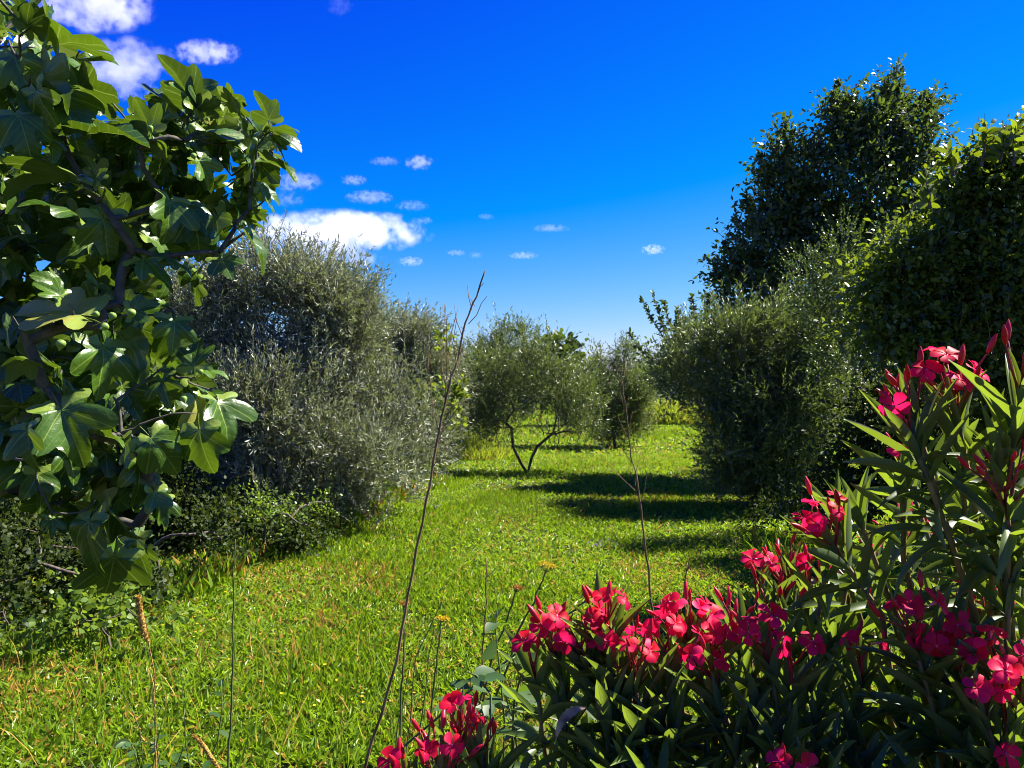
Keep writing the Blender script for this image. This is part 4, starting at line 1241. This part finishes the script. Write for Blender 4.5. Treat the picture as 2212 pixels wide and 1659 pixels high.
# ------------------------------------------------------------------ dead stalks, weeds and flowers in front
def stalk(name, label, cat, pts, r0, r1, mat, twigs=(), depth=2.5, group=None):
    """pts in picture coordinates at one depth, carried on down to the ground; twigs: lists of picture points"""
    P = [at(x, y, depth) for x, y in pts]
    low, nxt = P[0], P[1]
    dr = unit(low - nxt)
    g = low + dr * (low[2] / max(.2, -dr[2]))
    g[2] = -0.02
    P = [g, (g + low) / 2] + P
    base = np.array((g[0], g[1], 0))
    t = thing(name, label, cat, base, group)
    P = np.array(P)
    P[2:-1] += rng.normal(size=(len(P) - 3, 3)) * .004
    n = 4 * (len(P) - 1) + 1
    u = np.linspace(0, len(P) - 1, n)
    Q = np.stack([np.interp(u, np.arange(len(P)), P[:, k]) for k in range(3)], -1)
    Q[1:-1] += rng.normal(size=(n - 2, 3)) * .0016
    rad = np.linspace(r0, r1, n) * (1 + .12 * rng.random(n))
    link('stem', Wood().add(Q - base, rad, 7).mesh('stem', mat), t)
    for tw in twigs:
        dz = rng.uniform(-.05, .05)
        q = np.array([at(x, y, depth + dz * i / len(tw)) for i, (x, y) in enumerate(tw)])
        link('twig', Wood().add(q - base, np.linspace(max(.0015, r1 * .7), max(.0009, r1 * .4), len(q)), 5).mesh('twig', mat), t)
    return t


stalk('dead_stalk', 'tall leaning dead stalk with fine bare twigs, rising against the sky', 'dry stalk',
      [(790, 1659), (850, 1430), (880, 1290), (920, 1080), (945, 960), (968, 850), (985, 780), (1010, 700), (1030, 640), (1048, 585)], .0055, .0022, M_DEAD,
      [[(945, 960), (960, 920), (990, 880), (1010, 860)], [(950, 940), (935, 880), (925, 790), (928, 700), (920, 670)], [(968, 850), (955, 800), (955, 740), (962, 710), (960, 655)], [(975, 820), (968, 770), (975, 720), (983, 690), (990, 665)],
       [(985, 780), (978, 740), (985, 700), (988, 680)], [(1000, 730), (985, 690), (982, 660)], [(1020, 670), (1012, 640), (1010, 615)], [(1012, 700), (1030, 680), (1040, 655), (1052, 640)], [(1030, 640), (1038, 618), (1045, 612)],
       [(1005, 715), (995, 705)], [(985, 785), (1000, 765), (1008, 760)], [(960, 880), (965, 800), (965, 700), (962, 660)], [(935, 1010), (950, 985), (965, 960)], [(990, 770), (1005, 745), (1015, 740)], [(1025, 660), (1015, 640)]], 2.5)
stalk('dead_stalk', 'thin bare dead stalk in the middle right, standing above the flowers', 'dry stalk',
      [(1420, 1420), (1410, 1320), (1397, 1230), (1383, 1120), (1372, 1040), (1362, 980), (1355, 920), (1348, 860), (1345, 820), (1343, 790)], .0046, .0010, M_DEAD,
      [[(1365, 1000), (1345, 970), (1325, 930)], [(1360, 950), (1345, 925), (1335, 900)], [(1352, 890), (1345, 870), (1340, 850)], [(1380, 1100), (1392, 1060), (1398, 1020)], [(1372, 1050), (1376, 1010), (1385, 975)], [(1346, 820), (1350, 795), (1352, 775)], [(1372, 1060), (1340, 1030), (1312, 1000)], [(1356, 940), (1362, 910), (1366, 890)]], 2.7)
stalk('dead_stalk', 'short dark twig standing right of the thin dead stalk above the oleander', 'dry stalk', [(1460, 1400), (1472, 1310), (1482, 1250), (1490, 1205)], .004, .0016, M_DEAD, [], 2.6)
stalk('dead_stalk', 'slim dry stalk left of the flowers with a small side shoot', 'dry stalk', [(1040, 1659), (1046, 1500), (1045, 1400), (1048, 1300), (1050, 1205)], .004, .0016, M_DEAD, [[(1048, 1250), (1065, 1235), (1080, 1215)]], 2.5)
stalk('weed_stalk', 'slender green seed stalk standing alone in the left meadow', 'weed', [(492, 1659), (497, 1550), (500, 1450), (504, 1330), (507, 1230), (508, 1165)], .0055, .002, M_GREENSTEM, [[(507, 1220), (512, 1200), (516, 1195)], [(500, 1440), (480, 1400), (470, 1385)]], 2.9)
for lab, pts, d in [('thin bent grass stem beside the orange seed spike', [(345, 1659), (338, 1560), (332, 1480), (320, 1400)], 2.9),
                    ('dark weed stem right of the orange seed spike', [(405, 1659), (402, 1600), (395, 1500), (385, 1420)], 2.9),
                    ('thin dry grass stem below the bramble at the left', [(310, 1659), (300, 1580), (270, 1500), (255, 1480)], 3.0),
                    ('faint dry stem crossing the foot of the leaning stalk', [(870, 1659), (885, 1560), (900, 1420), (935, 1340), (955, 1300)], 2.6),
                    ('thin weed stem just left of the small oleander sprig', [(905, 1600), (915, 1500), (925, 1420), (938, 1350)], 2.5),
                    ('tiny bare stem right of the leaning stalk foot', [(850, 1659), (862, 1560), (880, 1470), (890, 1400)], 2.6)]:
    stalk('weed_stalk', lab, 'weed', pts, .003, .0011, M_GREENSTEM, [], d)


def umbel(label, pts, head, r, d, mat):
    t = stalk('fennel_flower', label, 'wild flower', pts, .0042, .0022, M_GREENSTEM, [], d, 'wild fennel flower heads in the meadow')
    base = np.array(t.location)
    top = at(*pts[-1], d); hc = at(*head, d)
    w = Wood()
    P, D = [], []
    for j in range(16):
        a = j * 2.39996; o = math.sqrt((j + .5) / 16) * r
        p = hc + np.array((math.cos(a) * o, math.sin(a) * o * .9, -.18 * o * o / r + rng.normal() * .001 + .15 * math.cos(a) * -o))
        w.add([top - base, (top + p) / 2 - base - UP * .002, p - base], [.0011, .0009, .0008], 4)
        for k in range(16):
            q_ = p + np.array((rng.normal() * .0036, rng.normal() * .0036, abs(rng.normal()) * .0018))
            P.append(q_); D.append(rvec(1)[0] + UP * .4)
    link('umbel_rays', w.mesh('umbel_rays', M_GREENSTEM), t)
    V, F, U, T = leaves(T_DIAMOND, np.array(P) - base, np.array(D), rvec(len(P)), .005, .0045)
    link('umbel', mesh_np('umbel', V, F, mat, U, T), t)


umbel('bright yellow umbel flower, the highest in the meadow, on a leaning stem', [(1095, 1430), (1120, 1370), (1150, 1300), (1178, 1236)], (1183, 1219), .030, 2.4, M_YELLOW)
umbel('yellow umbel flower just left of the first pink oleander flowers', [(1120, 1400), (1180, 1350), (1240, 1315), (1272, 1292)], (1277, 1281), .022, 2.3, M_YELLOW)
umbel('rusty spent umbel flower left of the bright yellow one', [(1040, 1500), (1070, 1400), (1095, 1330), (1113, 1280)], (1118, 1268), .018, 2.45, M_RUST)
umbel('dull yellow umbel flower near the leaning stalk', [(930, 1560), (940, 1450), (946, 1390), (952, 1345)], (956, 1335), .020, 2.5, M_YELLOW)
umbel('small rusty umbel flower touching the leaning stalk', [(868, 1500), (870, 1430), (872, 1370), (872, 1312)], (874, 1303), .014, 2.6, M_RUST)


def seed_spike(label, pts, d, r, frm):
    """grass spike: the upper part of the stem is a thick bristly head"""
    t = stalk('seed_spike', label, 'grass spike', pts, .0025, .0015, M_SEED, [], d)
    base = np.array(t.location)
    Q = np.array([at(x, y, d) for x, y in pts[frm:]])
    u = np.linspace(0, len(Q) - 1, 14)
    Q = np.stack([np.interp(u, np.arange(len(Q)), Q[:, k]) for k in range(3)], -1)
    link('spike', Wood().add(Q - base, r * (.35 + .75 * np.sin(np.linspace(.25, 2.9, 14))), 8).mesh('spike', M_SEED), t)
    n = 420
    k = rng.integers(0, 13, n)
    f_ = rng.random(n)[:, None]
    P = Q[k] * (1 - f_) + Q[k + 1] * f_
    ax = unit(Q[-1] - Q[0])
    D = unit(ax * 1.0 + rvec(n) * .7)
    V, F, U, T = leaves(T_DIAMOND, P - base + D * r * .5, D, rvec(n), r * 1.6, r * .7)
    link('bristles', mesh_np('bristles', V, F, M_TUSSOCK, U, np.full(len(V), .95)), t)


seed_spike('orange-brown seed spike standing upright in the left meadow', [(340, 1659), (334, 1560), (330, 1450), (318, 1385), (306, 1345), (300, 1292)], 2.6, .0095, 3)
seed_spike('bent brown seed spike at the bottom of the left meadow', [(500, 1700), (478, 1665), (458, 1640), (440, 1610), (420, 1592)], 2.4, .006, 1)


def weed(label, cat, stems, d, L, W, n, mat, name='weed'):
    """leafy weed: stems from one root with leaves set alternately"""
    g = at(stems[0][0][0], stems[0][0][1], d); base = np.array((g[0], g[1], 0))
    t = thing(name, label, cat, base)
    w = Wood(); P, D = [], []
    for st in stems:
        pts = [base + (rng.normal() * .02, rng.normal() * .02, -.02)] + [at(x, y, d + rng.normal() * .05) for x, y in st]
        pts = np.array(pts)
        w.add(pts - base, np.linspace(.004, .0015, len(pts)), 5)
        u = rng.uniform(.55, len(pts) - 1, n)
        P.append(np.stack([np.interp(u, np.arange(len(pts)), pts[:, k]) for k in range(3)], -1))
    P = np.concatenate(P)
    link('stem', w.mesh('stem', M_GREENSTEM), t)
    az = rng.uniform(0, 6.28, len(P))
    D = unit(np.stack([np.cos(az), np.sin(az), rng.uniform(-.3, .5, len(P))], -1))
    s = rng.uniform(.6, 1.25, len(P))
    me = [mesh_np('leaf', T_OVAL[0], T_OVAL[1], mat, T_OVAL[0][:, :2], np.zeros(9))]
    for i in range(len(P)):
        link('leaf', me[0], t, leaf_matrix(P[i] - base, D[i], unit(UP + rng.normal(size=3) * .4), L * s[i], W * s[i]))


weed('dark leafy weed between the yellow flowers and the low oleander', 'weed', [[(1090, 1560), (1080, 1450), (1070, 1360), (1075, 1310)], [(1060, 1600), (1040, 1520), (1010, 1480)], [(1110, 1600), (1120, 1480), (1150, 1430)]], 2.2, .075, .042, 9, M_WEED)
weed('grey-green bushy weed under the low oleander flowers', 'weed', [[(1120, 1650), (1110, 1560), (1090, 1500)], [(1160, 1640), (1170, 1540), (1160, 1470)], [(1210, 1660), (1220, 1580), (1215, 1500)], [(1180, 1680), (1140, 1600), (1130, 1540)], [(1260, 1660), (1250, 1600), (1240, 1560)]], 2.0, .045, .02, 22, M_GREY)
weed('dark weed with toothed leaves at the bottom of the left meadow', 'weed', [[(330, 1659), (340, 1600), (350, 1560)], [(300, 1659), (290, 1620), (280, 1600)], [(380, 1659), (395, 1620), (410, 1600)], [(470, 1600), (480, 1530), (478, 1470)]], 3.0, .065, .034, 8, M_WEED)
weed('broad-leaved weed shading the small oleander sprig', 'weed', [[(1060, 1500), (1030, 1460), (1005, 1450)], [(1000, 1560), (985, 1530), (975, 1515)], [(1110, 1520), (1130, 1440), (1140, 1400)]], 1.9, .06, .042, 5, M_WEED)

# lilac flowers far in the grass
n = 26
P = np.array([ground_at(1300 + rng.normal() * 14, 1196 + rng.normal() * 5) + (0, 0, .09 + rng.random() * .03) for _ in range(n)])
V, F, U, T = leaves(T_DIAMOND, P, unit(UP + rvec(n) * .6), rvec(n), .03, .02)
tag(link('lilac_flowers', mesh_np('lilac_flowers', V, F, M_LILAC, U, T)), 'small patch of lilac flowers in the open meadow', 'flowers', kind='stuff')

# ------------------------------------------------------------------ clouds
def cloud_mat():
    m, n, l = new_mat('cloud')
    tc = n.new('ShaderNodeTexCoord')
    ln = n.new('ShaderNodeVectorMath'); ln.operation = 'LENGTH'
    l.new(tc.outputs['Object'], ln.inputs[0])
    fall = math_node(n, l, 'SUBTRACT', 1.0, ln.outputs['Value'])
    geo = n.new('ShaderNodeNewGeometry')
    nz = n.new('ShaderNodeTexNoise')
    nz.inputs['Scale'].default_value = 1.0
    nz.inputs['Detail'].default_value = 5
    nz.inputs['Roughness'].default_value = 0.6
    oi = n.new('ShaderNodeObjectInfo')
    thin = n.new('ShaderNodeSeparateColor')
    l.new(oi.outputs['Color'], thin.inputs[0])
    sv = n.new('ShaderNodeVectorMath'); sv.operation = 'SCALE'
    l.new(geo.outputs['Position'], sv.inputs[0]); l.new(thin.outputs[1], sv.inputs['Scale'])
    l.new(sv.outputs[0], nz.inputs['Vector'])
    v = math_node(n, l, 'ADD', fall, math_node(n, l, 'MULTIPLY', math_node(n, l, 'SUBTRACT', nz.outputs[0], 0.5), 4.2))
    d = math_node(n, l, 'MULTIPLY', math_node(n, l, 'SUBTRACT', v, 0.18), 2.0, True)
    edge = math_node(n, l, 'MULTIPLY', fall, 5.0, True)
    d = math_node(n, l, 'MULTIPLY', math_node(n, l, 'MULTIPLY', d, edge), thin.outputs[0])
    d = math_node(n, l, 'MULTIPLY', d, 0.026)
    sc = n.new('ShaderNodeVolumeScatter')
    sc.inputs['Color'].default_value = (1, 1, 1, 1)
    sc.inputs['Anisotropy'].default_value = 0.55
    l.new(d, sc.inputs['Density'])
    o = n.new('ShaderNodeOutputMaterial')
    l.new(sc.outputs[0], o.inputs['Volume'])
    return m


M_CLOUD = cloud_mat()
bpy_sph = None
def unit_sphere():
    V, F = lathe([(max(.001, math.sin(a)), -math.cos(a)) for a in np.linspace(0, math.pi, 13)], 20)
    return mesh_np('cloud', V, F, M_CLOUD)


CL = unit_sphere()
for (px, py, hw, hh, den, lab) in [(725, 502, 195, 42, .9, 'largest white cloud low over the silver olive'), (690, 556, 130, 30, .35, 'faint cloud veil directly under the largest cloud'),
                                   (205, 12, 125, 52, .8, 'big white cloud at the top left corner behind the fig'), (262, 150, 112, 62, .6, 'white cloud below the top left one, beside the fig leaves'), (445, 113, 72, 24, .5, 'small cloud just above the fig tree tip'),
                                   (905, 351, 30, 16, .6, 'small bright cloud, highest of the little ones in the middle sky'), (764, 389, 28, 11, .45, 'tiny cloud above the largest cloud'), (640, 392, 55, 20, .35, 'wispy cloud touching the fig tree edge'),
                                   (832, 348, 34, 9, .3, 'thin streak of cloud left of the small bright cloud'), (800, 426, 52, 14, .3, 'flat faint cloud right above the largest cloud'), (1410, 539, 27, 11, .7, 'lone small cloud on the right side of the sky'),
                                   (887, 565, 30, 10, .7, 'little flat cloud under the right end of the largest cloud'), (985, 546, 22, 7, .5, 'little cloud left of a fainter twin over the dead stalk'), (1028, 551, 16, 7, .4, 'fainter twin cloud right above the dead stalk tip'),
                                   (1130, 552, 32, 8, .45, 'thin flat cloud right of the dead stalk tip'), (1190, 493, 40, 8, .25, 'faint streak of cloud above the thin flat one'), (890, 444, 36, 11, .2, 'faint wisp of cloud in the middle sky below the small bright cloud'),
                                   (620, 430, 36, 18, .2, 'pale wisp of cloud behind the right fig shoots'), (920, 476, 18, 8, .3, 'tiny wisp at the right end of the largest cloud'), (1050, 468, 18, 7, .25, 'tiny faint cloud in the centre of the sky'),
                                   (735, 12, 30, 22, .035, 'barely visible wisp at the top of the sky')]:
    d = 1600.0
    o = link('cloud', CL)
    o.location = Vector(at(px, py, d))
    s = d / FPX
    o.scale = (hw * s * 1.15, max(hh, hw * .5) * s, hh * s * 1.2)
    o.color = (den * min(1.3, 45 / hh), 1.5 / max(hh, hw * .3), 0, 1)
    tag(o, lab, 'cloud', 'fair-weather clouds')
# short contrail
w = Wood().add([at(2026, 256, 1600), at(2050, 246, 1600)], [1.1, .7], 6)
M_TRAIL = plain('vapour trail', (.8, .8, .8), (.85, .85, .85), 1, 1, 0, 0)
tag(link('contrail', w.mesh('contrail', M_TRAIL)), 'short thin white vapour trail right of the tall pear tree', 'contrail')
